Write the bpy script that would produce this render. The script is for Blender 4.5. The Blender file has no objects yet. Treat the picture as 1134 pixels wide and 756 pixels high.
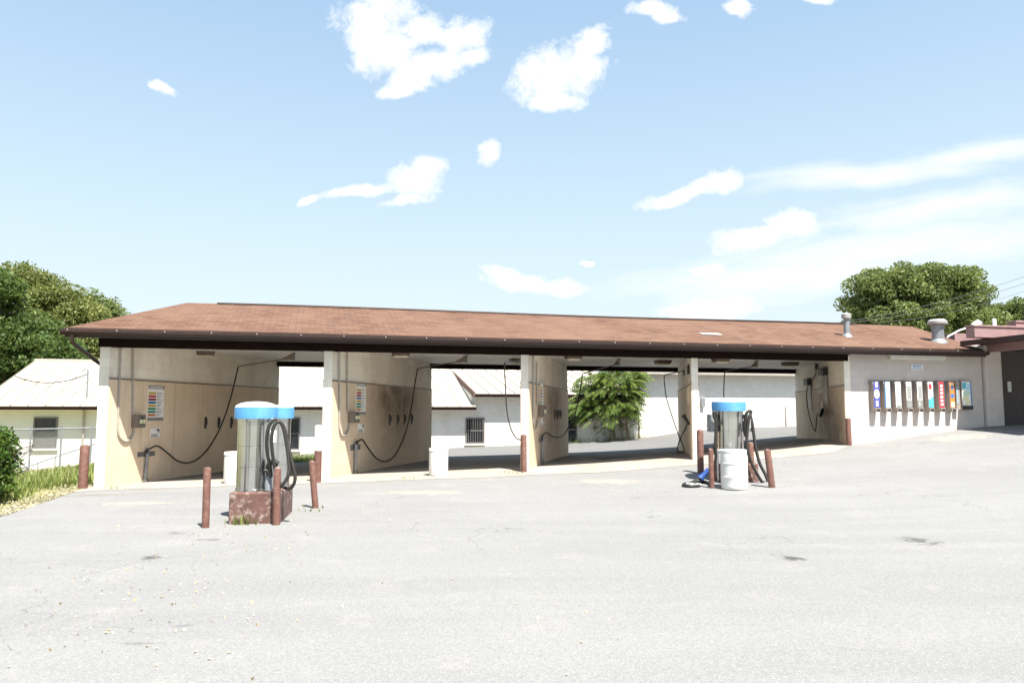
import bpy, math, random
import numpy as np
from math import sin, cos, atan, atan2, radians, sqrt, pi
from mathutils import Vector, Matrix

random.seed(7)
RNG = np.random.default_rng(11)
SC = bpy.context.scene
COL = SC.collection

# ------------------------------------------------------------------ camera geometry
F, CX, CY, HZ, EYE = 850.0, 567.0, 378.0, 455.0, 1.65
PITCH = atan((HZ - CY) / F)
CAM = Vector((0, 0, EYE))

def ray(x, y):
    a, b = (x - CX) / F, (CY - y) / F
    return Vector((a, cos(PITCH) - b * sin(PITCH), sin(PITCH) + b * cos(PITCH)))

def atz(x, y, z):
    r = ray(x, y)
    return CAM + r * ((z - EYE) / r.z)

def onplane(x, y, P, n):
    r = ray(x, y)
    return CAM + r * ((Vector(P) - CAM).dot(n) / r.dot(n))

def at_depth(x, y, d):
    r = ray(x, y)
    return CAM + r * (d / r.y)

# building frame: s along the front of the car wash, n into it, z up
A = radians(14.5)
P0 = Vector((-8.929, 16.591, 0))
U = Vector((cos(A), sin(A), 0))
N = Vector((-sin(A), cos(A), 0))

def W(s, n, z=0.0):
    return P0 + U * s + N * n + Vector((0, 0, z))

def SN(p):
    d = Vector((p[0], p[1], 0)) - P0
    return d.dot(U), d.dot(N)

# ------------------------------------------------------------------ lie of the land (thin plate through surveyed spots)
SPOTS = [(0, 0, 0), (4.74, 0, .10), (9.5, 0, .19), (14.27, 0, .41), (18.74, 0, .71), (21, 0, .96), (23.25, 0, 1.21), (25.5, 0, 1.28),
         (32, -2, 1.45), (32, 6, 1.5), (4.5, -18.3, 0), (-8, -18, -.05), (16, -18, .05), (4, -6, 0), (12.6, -4, .05), (8, -10, 0),
         (18, -10, .2), (20, -5, .5), (26, -10, .75), (0, -4, 0), (-1.5, -4, -.05), (-7, -6, -.25), (3.2, 7, -.04), (8.2, 7.3, .05),
         (13, 7, .13), (17.9, 7, .3), (21.5, 6, .66), (26, 7, .9), (-10, 16, -.95), (-6.6, 16, -.8), (-4, 16, -.45), (3, 16, -.2),
         (10.6, 16, .02), (16, 16, .18), (20, 16, .38), (22, 16, .7), (27.7, 16, .88), (-4.6, 10, -.38), (-2.4, 10, -.16),
         (-2, 2, -.08), (-6, 4, -.4), (-12, 4, -.7), (32, 16, 1.0), (30, -25, .6), (-12, -26, -.1), (10, -27, 0)]
_P = np.array([(a, b) for a, b, _ in SPOTS], float)
_Z = np.array([c for _, _, c in SPOTS], float)

def _k(r2):
    return 0.5 * r2 * np.log(r2 + 1e-9)

def _solve():
    m = len(_P)
    K = _k(((_P[:, None] - _P[None]) ** 2).sum(-1)) + np.eye(m) * 2.0
    Q = np.hstack([np.ones((m, 1)), _P])
    M = np.vstack([np.hstack([K, Q]), np.hstack([Q.T, np.zeros((3, 3))])])
    return np.linalg.solve(M, np.concatenate([_Z, np.zeros(3)]))
_C = _solve()

def gz_sn(s, n):
    s = np.clip(np.asarray(s, float), -12, 33)
    n = np.clip(np.asarray(n, float), -27, 17)
    d2 = (s[..., None] - _P[:, 0]) ** 2 + (n[..., None] - _P[:, 1]) ** 2
    return (_k(d2) * _C[:-3]).sum(-1) + _C[-3] + _C[-2] * s + _C[-1] * n

def gz(x, y):
    s, n = SN((x, y))
    return float(gz_sn(s, n))

def gp(px, py):
    """ground point seen at a photo position"""
    r = ray(px, py)
    ts = np.arange(2.5, 45, .02)
    X, Y, Z = r.x * ts, r.y * ts, EYE + r.z * ts
    dx, dy = X - P0.x, Y - P0.y
    g = gz_sn(dx * U.x + dy * U.y, dx * N.x + dy * N.y)
    i = int(np.argmax(Z <= g))
    return Vector((X[i], Y[i], g[i]))

# ------------------------------------------------------------------ materials
MATS = {}

class NT:
    def __init__(self, name):
        self.m = bpy.data.materials.new(name)
        self.m.use_nodes = True
        self.t = self.m.node_tree
        self.bsdf = self.t.nodes['Principled BSDF']
        self.out = self.t.nodes['Material Output']
        MATS[name] = self.m
    def n(self, typ, **kw):
        nd = self.t.nodes.new(typ)
        for k, v in kw.items():
            setattr(nd, k, v)
        return nd
    def l(self, a, b):
        self.t.links.new(a, b)
    def coord(self, which='Object'):
        return self.n('ShaderNodeTexCoord').outputs[which]
    def mapping(self, vec, scale=(1, 1, 1), loc=(0, 0, 0), rot=(0, 0, 0)):
        mp = self.n('ShaderNodeMapping')
        mp.inputs['Scale'].default_value = scale
        mp.inputs['Location'].default_value = loc
        mp.inputs['Rotation'].default_value = rot
        self.l(vec, mp.inputs['Vector'])
        return mp.outputs[0]
    def noise(self, vec, scale, detail=4, rough=.6, dist=0):
        nd = self.n('ShaderNodeTexNoise')
        nd.inputs['Scale'].default_value = scale
        nd.inputs['Detail'].default_value = detail
        nd.inputs['Roughness'].default_value = rough
        nd.inputs['Distortion'].default_value = dist
        if vec is not None:
            self.l(vec, nd.inputs['Vector'])
        return nd.outputs['Fac']
    def ramp(self, fac, stops):
        r = self.n('ShaderNodeValToRGB')
        e = r.color_ramp.elements
        while len(e) > 1:
            e.remove(e[-1])
        for i, (p, c) in enumerate(stops):
            if not isinstance(c, (tuple, list)):
                c = (c, c, c)
            el = e[0] if i == 0 else e.new(p)
            el.position = p
            el.color = (*c[:3], 1)
        self.l(fac, r.inputs[0])
        return r.outputs[0]
    def mix(self, fac, a, b, blend='MIX'):
        mx = self.n('ShaderNodeMix', data_type='RGBA', blend_type=blend)
        for sock, v in ((mx.inputs[0], fac), (mx.inputs[6], a), (mx.inputs[7], b)):
            if hasattr(v, 'is_linked') or hasattr(v, 'links'):
                self.l(v, sock)
            elif isinstance(v, (tuple, list)):
                sock.default_value = (*v[:3], 1)
            else:
                sock.default_value = v
        return mx.outputs[2]
    def math(self, op, a, b=None, clamp=False):
        m = self.n('ShaderNodeMath', operation=op, use_clamp=clamp)
        for i, v in enumerate((a, b)):
            if v is None:
                continue
            if isinstance(v, (int, float)):
                m.inputs[i].default_value = v
            else:
                self.l(v, m.inputs[i])
        return m.outputs[0]
    def bump(self, h, strength=.3, dist=.01):
        b = self.n('ShaderNodeBump')
        b.inputs['Strength'].default_value = strength
        b.inputs['Distance'].default_value = dist
        self.l(h, b.inputs['Height'])
        self.l(b.outputs[0], self.bsdf.inputs['Normal'])
    def base(self, c):
        if isinstance(c, (tuple, list)):
            self.bsdf.inputs['Base Color'].default_value = (*c[:3], 1)
        else:
            self.l(c, self.bsdf.inputs['Base Color'])
    def set(self, rough=.6, metal=0, spec=.5):
        self.bsdf.inputs['Roughness'].default_value = rough
        self.bsdf.inputs['Metallic'].default_value = metal
        self.bsdf.inputs['Specular IOR Level'].default_value = spec

def rnd_vec(t):
    """object coordinates shifted per object, so copies do not share a pattern"""
    oi = t.n('ShaderNodeObjectInfo')
    v = t.n('ShaderNodeVectorMath', operation='SCALE')
    v.inputs[0].default_value = (37, 53, 71)
    t.l(oi.outputs['Random'], v.inputs['Scale'])
    a = t.n('ShaderNodeVectorMath', operation='ADD')
    t.l(t.coord(), a.inputs[0])
    t.l(v.outputs[0], a.inputs[1])
    return a.outputs[0]

def simple(name, col, rough=.6, metal=0, var=.18, scale=6, dirt=None, dirt_amt=.45, dirt_scale=3, bump=0, bscale=60, spec=.5, bdist=.004):
    t = NT(name)
    v = rnd_vec(t)
    lo = tuple(c * (1 - var) for c in col)
    hi = tuple(min(1, c * (1 + var)) for c in col)
    c = t.ramp(t.noise(v, scale, 5, .65), [(.3, lo), (.7, hi)])
    if dirt:
        d = t.ramp(t.noise(v, dirt_scale, 6, .7, .4), [(.5, 0), (.66, dirt_amt)])
        c = t.mix(d, c, dirt)
    t.base(c)
    t.set(rough, metal, spec)
    if bump:
        t.bump(t.noise(v, bscale, 3), bump, bdist)
    return t.m

M = {}

def make_materials():
    M['dark_brown'] = simple('dark_brown_metal', (.030, .0155, .0125), .40, 0, .2, 8, spec=.45)
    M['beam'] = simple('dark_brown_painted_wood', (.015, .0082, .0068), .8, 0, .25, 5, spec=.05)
    M['rust'] = simple('brown_bollard_paint', (.130, .058, .043), .66, 0, .22, 9, (.26, .16, .12), .45, 14, .25, 70)
    M['base_paint'] = simple('brown_painted_concrete', (.115, .056, .044), .8, 0, .25, 5, (.40, .33, .29), .7, 11, .4, 50)
    M['steel'] = None
    t = NT('brushed_stainless'); v = rnd_vec(t)
    br = t.noise(t.mapping(v, (4, 4, 120)), 3, 3)
    cl = t.noise(v, 2.5, 5, .6)
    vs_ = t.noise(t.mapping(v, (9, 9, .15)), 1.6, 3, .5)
    sc_ = t.mix(t.ramp(vs_, [(.36, .95), (.50, 0)]), (.54, .535, .525), (.12, .117, .112))  # dark upright bands in the colour stand in for reflections on the steel
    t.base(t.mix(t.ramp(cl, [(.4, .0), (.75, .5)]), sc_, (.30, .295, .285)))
    t.l(t.ramp(br, [(.2, .22), (.8, .40)]), t.bsdf.inputs['Roughness'])
    t.set(.3, .92); t.l(t.ramp(br, [(.2, .14), (.8, .28)]), t.bsdf.inputs['Roughness'])
    t.bump(br, .06, .002)
    M['steel'] = t.m
    M['galv'] = simple('galvanised_metal', (.25, .265, .28), .5, .4, .2, 9)
    M['grey_metal'] = simple('grey_painted_metal', (.36, .35, .34), .5, .2, .12, 8)
    M['blue'] = simple('blue_plastic', (.085, .29, .56), .45, 0, .14, 3, (.16, .36, .56), .6, 4)
    M['white_plastic'] = simple('white_plastic', (.66, .65, .62), .45, 0, .05, 4, (.55, .50, .42), .35, 5)
    M['white_paint'] = simple('white_paint', (.78, .77, .74), .55, 0, .05, 4)
    M['rubber'] = simple('black_rubber', (.018, .018, .019), .42, 0, .3, 12)
    M['hose'] = simple('black_hose', (.020, .017, .014), .55, 0, .3, 12)
    M['brown_box'] = simple('bronze_panel_metal', (.20, .155, .125), .5, .1, .15, 8)
    M['black'] = simple('black_plastic', (.015, .015, .016), .5, 0, .2, 10)
    M['lens'] = simple('lamp_lens', (.62, .58, .46), .4, 0, .08, 6)
    M['lamp_house'] = simple('lamp_housing', (.10, .075, .055), .5, .2, .15, 8)
    M['plate_grey'] = simple('dark_grey_plate', (.17, .165, .155), .5, .3, .2, 12)
    M['dark_glass'] = simple('dark_window_glass', (.018, .020, .024), .12, 0, .3, 3)
    M['window_frame'] = simple('dark_window_frame', (.13, .12, .115), .5, 0, .15, 10)
    M['conduit'] = simple('painted_conduit', (.36, .325, .285), .5, .1, .15, 10)
    M['bark'] = simple('bark', (.085, .062, .045), .9, 0, .35, 9, None, 0, 3, .8, 20, .3, .02)
    M['stem'] = simple('pale_bark', (.24, .19, .13), .85, 0, .3, 9, None, 0, 3, .5, 20, .3, .01)
    M['mauve'] = simple('mauve_painted_boards', (.27, .165, .16), .65, 0, .12, 5)
    M['mauve_dark'] = simple('dark_maroon_trim', (.085, .040, .038), .6, 0, .2, 5)
    M['dark_wall'] = simple('dark_wall_paint', (.10, .083, .085), .8, 0, .12, 3)
    M['ink'] = simple('ink', (.05, .05, .055), .6, 0, .1, 8)
    M['grille'] = simple('grille_metal', (.10, .10, .10), .6, .3, .2, 20)
    for nm, c in {'red': (.55, .03, .05), 'dark_red': (.30, .02, .03), 'yellow': (.70, .45, .03), 'green': (.03, .28, .14), 'teal': (.08, .42, .50), 'orange': (.72, .20, .03), 'navy': (.06, .07, .34), 'sky': (.42, .62, .74), 'cream': (.68, .62, .44), 'print_white': (.76, .75, .73), 'print_grey': (.24, .24, .23), 'print_blue': (.04, .16, .42), 'pale_green': (.50, .66, .52), 'pale_yellow': (.74, .70, .42), 'sign_grey': (.20, .19, .19), 'vend_body': (.30, .25, .215), 'bag_blue': (.015, .055, .22)}.items():
        M[nm] = simple(nm + '_surface', c, .45, 0, .08, 9)

    # painted concrete block, coursing in metres through UV
    def block(name, col, bw=.40, bh=.20, mortar=.010, dirt=(.42, .36, .30), amt=.5, bump=.35, var=.06, mcol=.86):
        t = NT(name); uv = t.coord('UV')
        b = t.n('ShaderNodeTexBrick', offset=.5)
        b.inputs['Scale'].default_value = 1
        b.inputs['Brick Width'].default_value = bw
        b.inputs['Row Height'].default_value = bh
        b.inputs['Mortar Size'].default_value = mortar
        b.inputs['Mortar Smooth'].default_value = .6
        b.inputs['Color1'].default_value = (*[c * (1 - var) for c in col], 1)
        b.inputs['Color2'].default_value = (*[min(1, c * (1 + var)) for c in col], 1)
        b.inputs['Mortar'].default_value = (*[c * mcol for c in col], 1)
        t.l(uv, b.inputs['Vector'])
        ob = t.coord()
        d = t.ramp(t.noise(t.mapping(ob, (1, 1, .35)), 1.6, 6, .65, .3), [(.46, 0), (.72, amt)])
        t.base(t.mix(d, b.outputs['Color'], dirt))
        t.set(.8, 0, .3)
        hgt = t.math('ADD', t.math('MULTIPLY', b.outputs['Fac'], -1.0), t.math('MULTIPLY', t.noise(ob, 45, 3), .5))
        t.bump(hgt, bump, .008)
        return t.m
    M['cmu'] = block('white_painted_block', (.76, .71, .62), dirt=(.44, .37, .29), amt=.4, mcol=.90, bump=.25)
    M['cmu_pink'] = block('pinkish_painted_block', (.54, .48, .45), dirt=(.46, .40, .37), amt=.4, bump=.22, mcol=.93)
    M['brick_white'] = block('white_painted_brick', (.72, .69, .64), .21, .075, .008, (.52, .47, .40), .5, .5, .05, .9)
    M['far_block'] = block('white_painted_far_block', (.74, .71, .67), .40, .20, .010, (.58, .54, .48), .35, .5, .04, .93)
    M['siding'] = block('white_lap_siding', (.70, .69, .66), 30, .115, .006, (.55, .52, .45), .25, .6, .02, .72)

    # tan wash bay panel with brown grime of its own shape
    t = NT('tan_bay_panel'); ob = t.coord(); 
    g1 = t.noise(ob, .9, 5, .6, .6)
    g2 = t.noise(t.mapping(ob, (3.5, 3.5, .28)), 2.2, 5, .6)
    c = t.ramp(t.noise(ob, 2.2, 6, .65), [(.3, (.66, .52, .375)), (.7, (.75, .605, .45))])
    c = t.mix(t.ramp(g2, [(.48, 0), (.78, .28)]), c, (.40, .29, .18))
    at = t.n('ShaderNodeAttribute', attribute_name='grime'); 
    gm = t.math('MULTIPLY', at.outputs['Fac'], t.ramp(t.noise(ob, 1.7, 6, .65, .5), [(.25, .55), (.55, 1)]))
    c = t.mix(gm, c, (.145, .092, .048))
    t.base(c); t.set(.62, 0, .35)
    t.bump(t.noise(ob, 30, 3), .1, .004)
    M['panel'] = t.m

    # asphalt shingles
    t = NT('brown_shingles'); uv = t.coord('UV'); ob = t.coord()
    b = t.n('ShaderNodeTexBrick', offset=.5)
    for k, v in {'Scale': 1, 'Brick Width': .30, 'Row Height': .14, 'Mortar Size': .006, 'Mortar Smooth': .4, 'Bias': -.1}.items():
        b.inputs[k].default_value = v
    b.inputs['Color1'].default_value = (.112, .062, .042, 1)
    b.inputs['Color2'].default_value = (.172, .100, .069, 1)
    b.inputs['Mortar'].default_value = (.055, .028, .021, 1)
    t.l(uv, b.inputs['Vector'])
    c = t.mix(t.ramp(t.noise(ob, .45, 6, .6, .5), [(.40, 0), (.62, .55)]), b.outputs['Color'], (.185, .112, .081))
    c = t.mix(t.ramp(t.noise(t.mapping(ob, (1.6, .35, 1)), 1.1, 6, .65, .4), [(.52, 0), (.72, .45)]), c, (.080, .048, .038))
    c = t.mix(t.ramp(t.noise(ob, 70, 2), [(.35, .25), (.6, 0)]), c, (.06, .03, .022))
    t.base(c); t.set(.95, 0, .15)
    t.bump(t.math('ADD', t.math('MULTIPLY', b.outputs['Fac'], -1), t.noise(ob, 90, 2)), .6, .008)
    M['shingle'] = t.m
    M['shingle_light'] = simple('pale_shingle', (.50, .44, .40), .9)

    M['metal_roof'] = simple('white_standing_seam', (.42, .39, .33), .55, 0, .06, 1.2, (.33, .28, .21), .5, 1.1)
    M['seam'] = simple('roof_seam', (.28, .255, .21), .6, 0, .1, 3)
    M['metal_roof'].name = 'white_standing_seam_roof'

    # concrete
    t = NT('concrete'); ob = t.coord()
    c = t.ramp(t.noise(ob, .8, 7, .65, .3), [(.3, (.27, .235, .195)), (.7, (.38, .34, .29))])
    c = t.mix(t.ramp(t.noise(ob, 2.7, 6, .7, .5), [(.52, 0), (.7, .55)]), c, (.22, .19, .155))
    c = t.mix(t.ramp(t.noise(ob, 120, 2), [(.3, .25), (.55, 0)]), c, (.2, .18, .16))
    # roof shade plus wash grime painted into the floor colour, fading towards the apron
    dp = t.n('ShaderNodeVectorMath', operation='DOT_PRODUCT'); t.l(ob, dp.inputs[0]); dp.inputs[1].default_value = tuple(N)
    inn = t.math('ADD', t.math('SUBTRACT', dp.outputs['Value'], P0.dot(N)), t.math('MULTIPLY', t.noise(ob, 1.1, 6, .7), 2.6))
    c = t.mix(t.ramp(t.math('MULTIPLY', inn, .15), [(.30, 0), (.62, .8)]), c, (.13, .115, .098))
    t.base(c); t.set(.85, 0, .3); t.bump(t.noise(ob, 60, 4), .3, .006)
    M['concrete'] = t.m

    # soil and dry ground
    t = NT('dry_turf'); ob = t.coord()
    c = t.ramp(t.noise(ob, 1.5, 7, .7, .3), [(.3, (.14, .16, .05)), (.5, (.22, .21, .09)), (.68, (.36, .30, .18))])
    t.base(c); t.set(.95, 0, .1); t.bump(t.noise(ob, 30, 5), .6, .03)
    M['turf'] = t.m

    def leaf(name, cols, trans=.35, rough=.55):
        t = NT(name)
        gi = t.n('ShaderNodeNewGeometry')
        c = t.ramp(gi.outputs['Random Per Island'], [(i / (len(cols) - 1), q) for i, q in enumerate(cols)])
        big = t.noise(t.coord(), .55, 3, .6)
        c = t.mix(t.ramp(big, [(.38, 0), (.62, .65)]), c, tuple(.75 * x for x in cols[0]))
        t.base(c); t.set(rough, 0, .35)
        tr = t.n('ShaderNodeBsdfTranslucent')
        t.l(t.mix(.5, c, (.24, .32, .06)), tr.inputs['Color'])
        mx = t.n('ShaderNodeMixShader'); mx.inputs[0].default_value = trans
        t.l(t.bsdf.outputs[0], mx.inputs[1]); t.l(tr.outputs[0], mx.inputs[2])
        t.l(mx.outputs[0], t.out.inputs['Surface'])
        return t.m
    M['leaf_dark'] = leaf('dark_green_leaves', [(.05, .095, .025), (.10, .155, .040), (.17, .22, .065)])
    M['leaf_mid'] = leaf('mid_green_leaves', [(.105, .15, .05), (.185, .225, .078), (.29, .32, .12)])
    M['leaf_yel'] = leaf('yellow_green_leaves', [(.125, .155, .045), (.205, .225, .065), (.29, .285, .10)])
    M['leaf_sumac'] = leaf('frond_leaves', [(.05, .11, .016), (.11, .18, .026), (.22, .28, .045)], .35)
    M['leaf_laurel'] = leaf('glossy_leaves', [(.035, .085, .014), (.07, .13, .02), (.13, .18, .03)], .25, .35)
    M['leaf_conifer'] = leaf('blue_dark_leaves', [(.012, .025, .012), (.02, .04, .018), (.03, .05, .024)], .15)
    M['grass'] = leaf('grass_blades', [(.16, .22, .05), (.26, .30, .08), (.44, .40, .20)], .35)
    M['litter'] = leaf('dry_leaf_litter', [(.26, .24, .12), (.42, .37, .24), (.52, .48, .38)], .1, .8)
    M['litter_yellow'] = leaf('fallen_leaf_flakes', [(.60, .36, .10), (.66, .55, .36), (.62, .58, .50)], .1, .8)

def asphalt_material(marks, name='worn_asphalt', key='asphalt', tone=1.0):
    t = NT(name); ob = t.coord()
    c = t.ramp(t.noise(ob, .22, 7, .62, .5), [(.3, (.198, .196, .192)), (.7, (.230, .228, .223))])
    # tyre streaks running across the lot, patches of ravelled stone
    c = t.mix(t.ramp(t.noise(t.mapping(ob, (.12, 1.1, 1), rot=(0, 0, radians(8))), 1.2, 6, .6, .3), [(.42, 0), (.66, .55)]), c, (.178, .176, .173))
    c = t.mix(t.ramp(t.noise(ob, 1.3, 6, .7, .3), [(.55, 0), (.75, .5)]), c, (.30, .285, .265))
    vo = t.n('ShaderNodeTexVoronoi'); vo.inputs['Scale'].default_value = 130; t.l(ob, vo.inputs['Vector'])
    sp = t.n('ShaderNodeSeparateColor'); t.l(vo.outputs['Color'], sp.inputs[0])
    c = t.mix(t.ramp(sp.outputs[0], [(.0, .45), (.3, .1), (.75, 0)]), c, (.12, .12, .12))
    c = t.mix(t.ramp(sp.outputs[1], [(.80, 0), (.93, .5)]), c, (.35, .34, .325))
    c = t.mix(t.ramp(t.noise(ob, 28, 4, .7), [(.36, .30), (.5, 0)]), c, (.12, .118, .115))
    # hairline cracks
    cr = t.n('ShaderNodeTexVoronoi', feature='DISTANCE_TO_EDGE'); cr.inputs['Scale'].default_value = .30
    wob = t.n('ShaderNodeMix', data_type='VECTOR'); wob.inputs[0].default_value = .16
    nz = t.n('ShaderNodeTexNoise'); nz.inputs['Scale'].default_value = 1.1; nz.inputs['Detail'].default_value = 6; t.l(ob, nz.inputs['Vector'])
    t.l(ob, wob.inputs[4]); 
    sc = t.n('ShaderNodeVectorMath', operation='SCALE'); sc.inputs['Scale'].default_value = 9; t.l(nz.outputs['Color'], sc.inputs[0]); t.l(sc.outputs[0], wob.inputs[5])
    t.l(wob.outputs[1], cr.inputs['Vector'])
    cm = t.math('MULTIPLY', t.ramp(cr.outputs['Distance'], [(.0, 1), (.0028, 0)]), t.ramp(t.noise(ob, .35, 3), [(.46, 0), (.56, .7)]))
    c = t.mix(cm, c, (.09, .088, .085))
    # old paint and oil marks, each with its own ragged outline
    rag = t.noise(ob, 5, 6, .75)
    for (x, y, rx, ry, rot, col, amt) in marks:
        v = t.mapping(ob, (1, 1, 1))
        sb = t.n('ShaderNodeVectorMath', operation='SUBTRACT'); t.l(ob, sb.inputs[0]); sb.inputs[1].default_value = (x, y, 0)
        v = t.mapping(sb.outputs[0], (1 / rx, 1 / ry, 0), rot=(0, 0, 0))
        ln = t.n('ShaderNodeVectorMath', operation='LENGTH'); t.l(v, ln.inputs[0])
        e = t.math('ADD', ln.outputs['Value'], t.math('MULTIPLY', t.math('SUBTRACT', rag, .5), 5.0))
        c = t.mix(t.ramp(e, [(.2, amt), (.95, 0)]), c, col)
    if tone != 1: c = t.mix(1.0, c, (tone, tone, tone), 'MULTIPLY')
    t.base(c); t.set(.88, 0, .25)
    t.bump(t.math('ADD', t.noise(ob, 110, 3, .7), t.math('MULTIPLY', sp.outputs[0], .6)), .55, .006)
    M[key] = t.m

# ------------------------------------------------------------------ mesh building
class G:
    def __init__(s):
        s.v = []; s.f = []; s.m = []
    def add(s, vs, fs, mi=0):
        o = len(s.v)
        s.v += [tuple(p) for p in vs]
        s.f += [tuple(i + o for i in f) for f in fs]
        s.m += [mi] * len(fs)
        return s
    def box(s, x0, x1, y0, y1, z0, z1, mi=0, T=None):
        vs = [Vector((x, y, z)) for z in (z0, z1) for y in (y0, y1) for x in (x0, x1)]
        if T is not None:
            vs = [T @ p for p in vs]
        return s.add(vs, [(0, 2, 3, 1), (4, 5, 7, 6), (0, 1, 5, 4), (2, 6, 7, 3), (0, 4, 6, 2), (1, 3, 7, 5)], mi)
    def prism(s, bottom, top, mi=0):
        """two matching rings of points, walls and both ends"""
        n = len(bottom)
        fs = [tuple(range(n))[::-1], tuple(range(n, 2 * n))]
        fs += [(i, (i + 1) % n, n + (i + 1) % n, n + i) for i in range(n)]
        return s.add(list(bottom) + list(top), fs, mi)
    def tube(s, pts, r, n=8, mi=0, caps=True):
        pts = [Vector(p) for p in pts]
        rs = r if isinstance(r, (list, tuple)) else [r] * len(pts)
        up = None; rings = []
        for i, p in enumerate(pts):
            d = (pts[min(i + 1, len(pts) - 1)] - pts[max(i - 1, 0)])
            d = d.normalized() if d.length > 1e-9 else Vector((0, 0, 1))
            if up is None:
                up = Vector((0, 0, 1)) if abs(d.z) < .9 else Vector((1, 0, 0))
            a = d.cross(up)
            if a.length < 1e-6:
                a = d.orthogonal()
            a.normalize(); b = a.cross(d).normalized(); up = b
            rings += [p + (a * cos(2 * pi * k / n) + b * sin(2 * pi * k / n)) * rs[i] for k in range(n)]
        fs = []
        for i in range(len(pts) - 1):
            for k in range(n):
                fs.append((i * n + k, i * n + (k + 1) % n, (i + 1) * n + (k + 1) % n, (i + 1) * n + k))
        if caps:
            fs.append(tuple(range(n))); fs.append(tuple(range((len(pts) - 1) * n, len(pts) * n))[::-1])
        return s.add(rings, fs, mi)
    def lathe(s, prof, cx=0, cy=0, n=32, mi=0, lean=(0, 0)):
        vs = []
        for r, z in prof:
            for k in range(n):
                vs.append((cx + lean[0] * z + r * cos(2 * pi * k / n), cy + lean[1] * z + r * sin(2 * pi * k / n), z))
        fs = []
        for i in range(len(prof) - 1):
            for k in range(n):
                fs.append((i * n + k, i * n + (k + 1) % n, (i + 1) * n + (k + 1) % n, (i + 1) * n + k))
        fs.append(tuple(range(n))[::-1]); fs.append(tuple(range((len(prof) - 1) * n, len(prof) * n)))
        return s.add(vs, fs, mi)
    def quads(s, arr, mi=0):
        """arr: (k,4,3) numpy"""
        o = len(s.v); k = len(arr)
        s.v += [tuple(p) for p in arr.reshape(-1, 3).tolist()]
        s.f += [(o + 4 * i, o + 4 * i + 1, o + 4 * i + 2, o + 4 * i + 3) for i in range(k)]
        s.m += [mi] * k
        return s
    def build(s, name, mats, parent=None, smooth=False, bevel=0, loc=None, rz=0, uv=True, angle=40, fix=True):
        me = bpy.data.meshes.new(name)
        me.from_pydata(s.v, [], s.f)
        if not isinstance(mats, (list, tuple)):
            mats = [mats]
        for m in mats:
            me.materials.append(m)
        if len(mats) > 1:
            me.polygons.foreach_set('material_index', s.m)
        me.update()
        if fix:
            import bmesh
            bm = bmesh.new(); bm.from_mesh(me)
            bmesh.ops.recalc_face_normals(bm, faces=bm.faces)
            bm.to_mesh(me); bm.free()
        if uv:
            lay = me.uv_layers.new(name='metres').data
            for p in me.polygons:
                nx, ny, nz_ = p.normal
                for li in p.loop_indices:
                    c = me.vertices[me.loops[li].vertex_index].co
                    if abs(nz_) > .8:
                        lay[li].uv = (c.x, c.y)
                    else:
                        h = sqrt(nx * nx + ny * ny) or 1
                        lay[li].uv = ((-ny * c.x + nx * c.y) / h, c.z)
        if smooth:
            me.polygons.foreach_set('use_smooth', [True] * len(me.polygons))
            me.set_sharp_from_angle(angle=radians(angle))
        o = bpy.data.objects.new(name, me)
        COL.objects.link(o)
        if parent is not None:
            o.parent = parent
        if loc is not None:
            o.location = loc
        o.rotation_euler[2] = rz
        if bevel:
            b = o.modifiers.new('bevel', 'BEVEL'); b.width = bevel; b.segments = 2; b.limit_method = 'ANGLE'
        return o

def tag(o, label, cat, group=None, kind=None):
    o['label'] = label; o['category'] = cat
    if group: o['group'] = group
    if kind: o['kind'] = kind
    return o

def thing(name, label, cat, loc=(0, 0, 0), rz=0, group=None):
    o = bpy.data.objects.new(name, None)
    o.empty_display_size = .2
    COL.objects.link(o)
    o.location = loc; o.rotation_euler[2] = rz
    return tag(o, label, cat, group)

def copy_tree(o, parent=None):
    c = o.copy(); COL.objects.link(c)
    if parent is not None:
        c.parent = parent
    for ch in list(o.children):
        copy_tree(ch, c)
    return c

def spline(pts, per=6):
    """Catmull-Rom through points"""
    P = [Vector(p) for p in pts]
    P = [P[0] * 2 - P[1]] + P + [P[-1] * 2 - P[-2]]
    out = []
    for i in range(1, len(P) - 2):
        a, b, c, d = P[i - 1:i + 3]
        for k in range(per):
            t = k / per
            out.append(.5 * ((2 * b) + (c - a) * t + (2 * a - 5 * b + 4 * c - d) * t * t + (3 * b - a - 3 * c + d) * t ** 3))
    out.append(P[-2])
    return out

def sheet(name, fn, nu, nv, dz, m, label, cat):
    """a surface laid over the land; fn(u,v) -> (s,n)"""
    g = G(); u = np.linspace(0, 1, nu + 1); v = np.linspace(0, 1, nv + 1)
    for b in v:
        for a in u:
            s, n = fn(a, b)
            p = W(s, n); g.v.append((p.x, p.y, float(gz_sn(s, n)) + dz))
    for j in range(nv):
        for i in range(nu):
            k = j * (nu + 1) + i
            g.f.append((k, k + 1, k + nu + 2, k + nu + 1)); g.m.append(0)
    o = g.build(name, m, smooth=True, uv=False, fix=False)
    return tag(o, label, cat, kind='structure')
make_materials()

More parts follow.
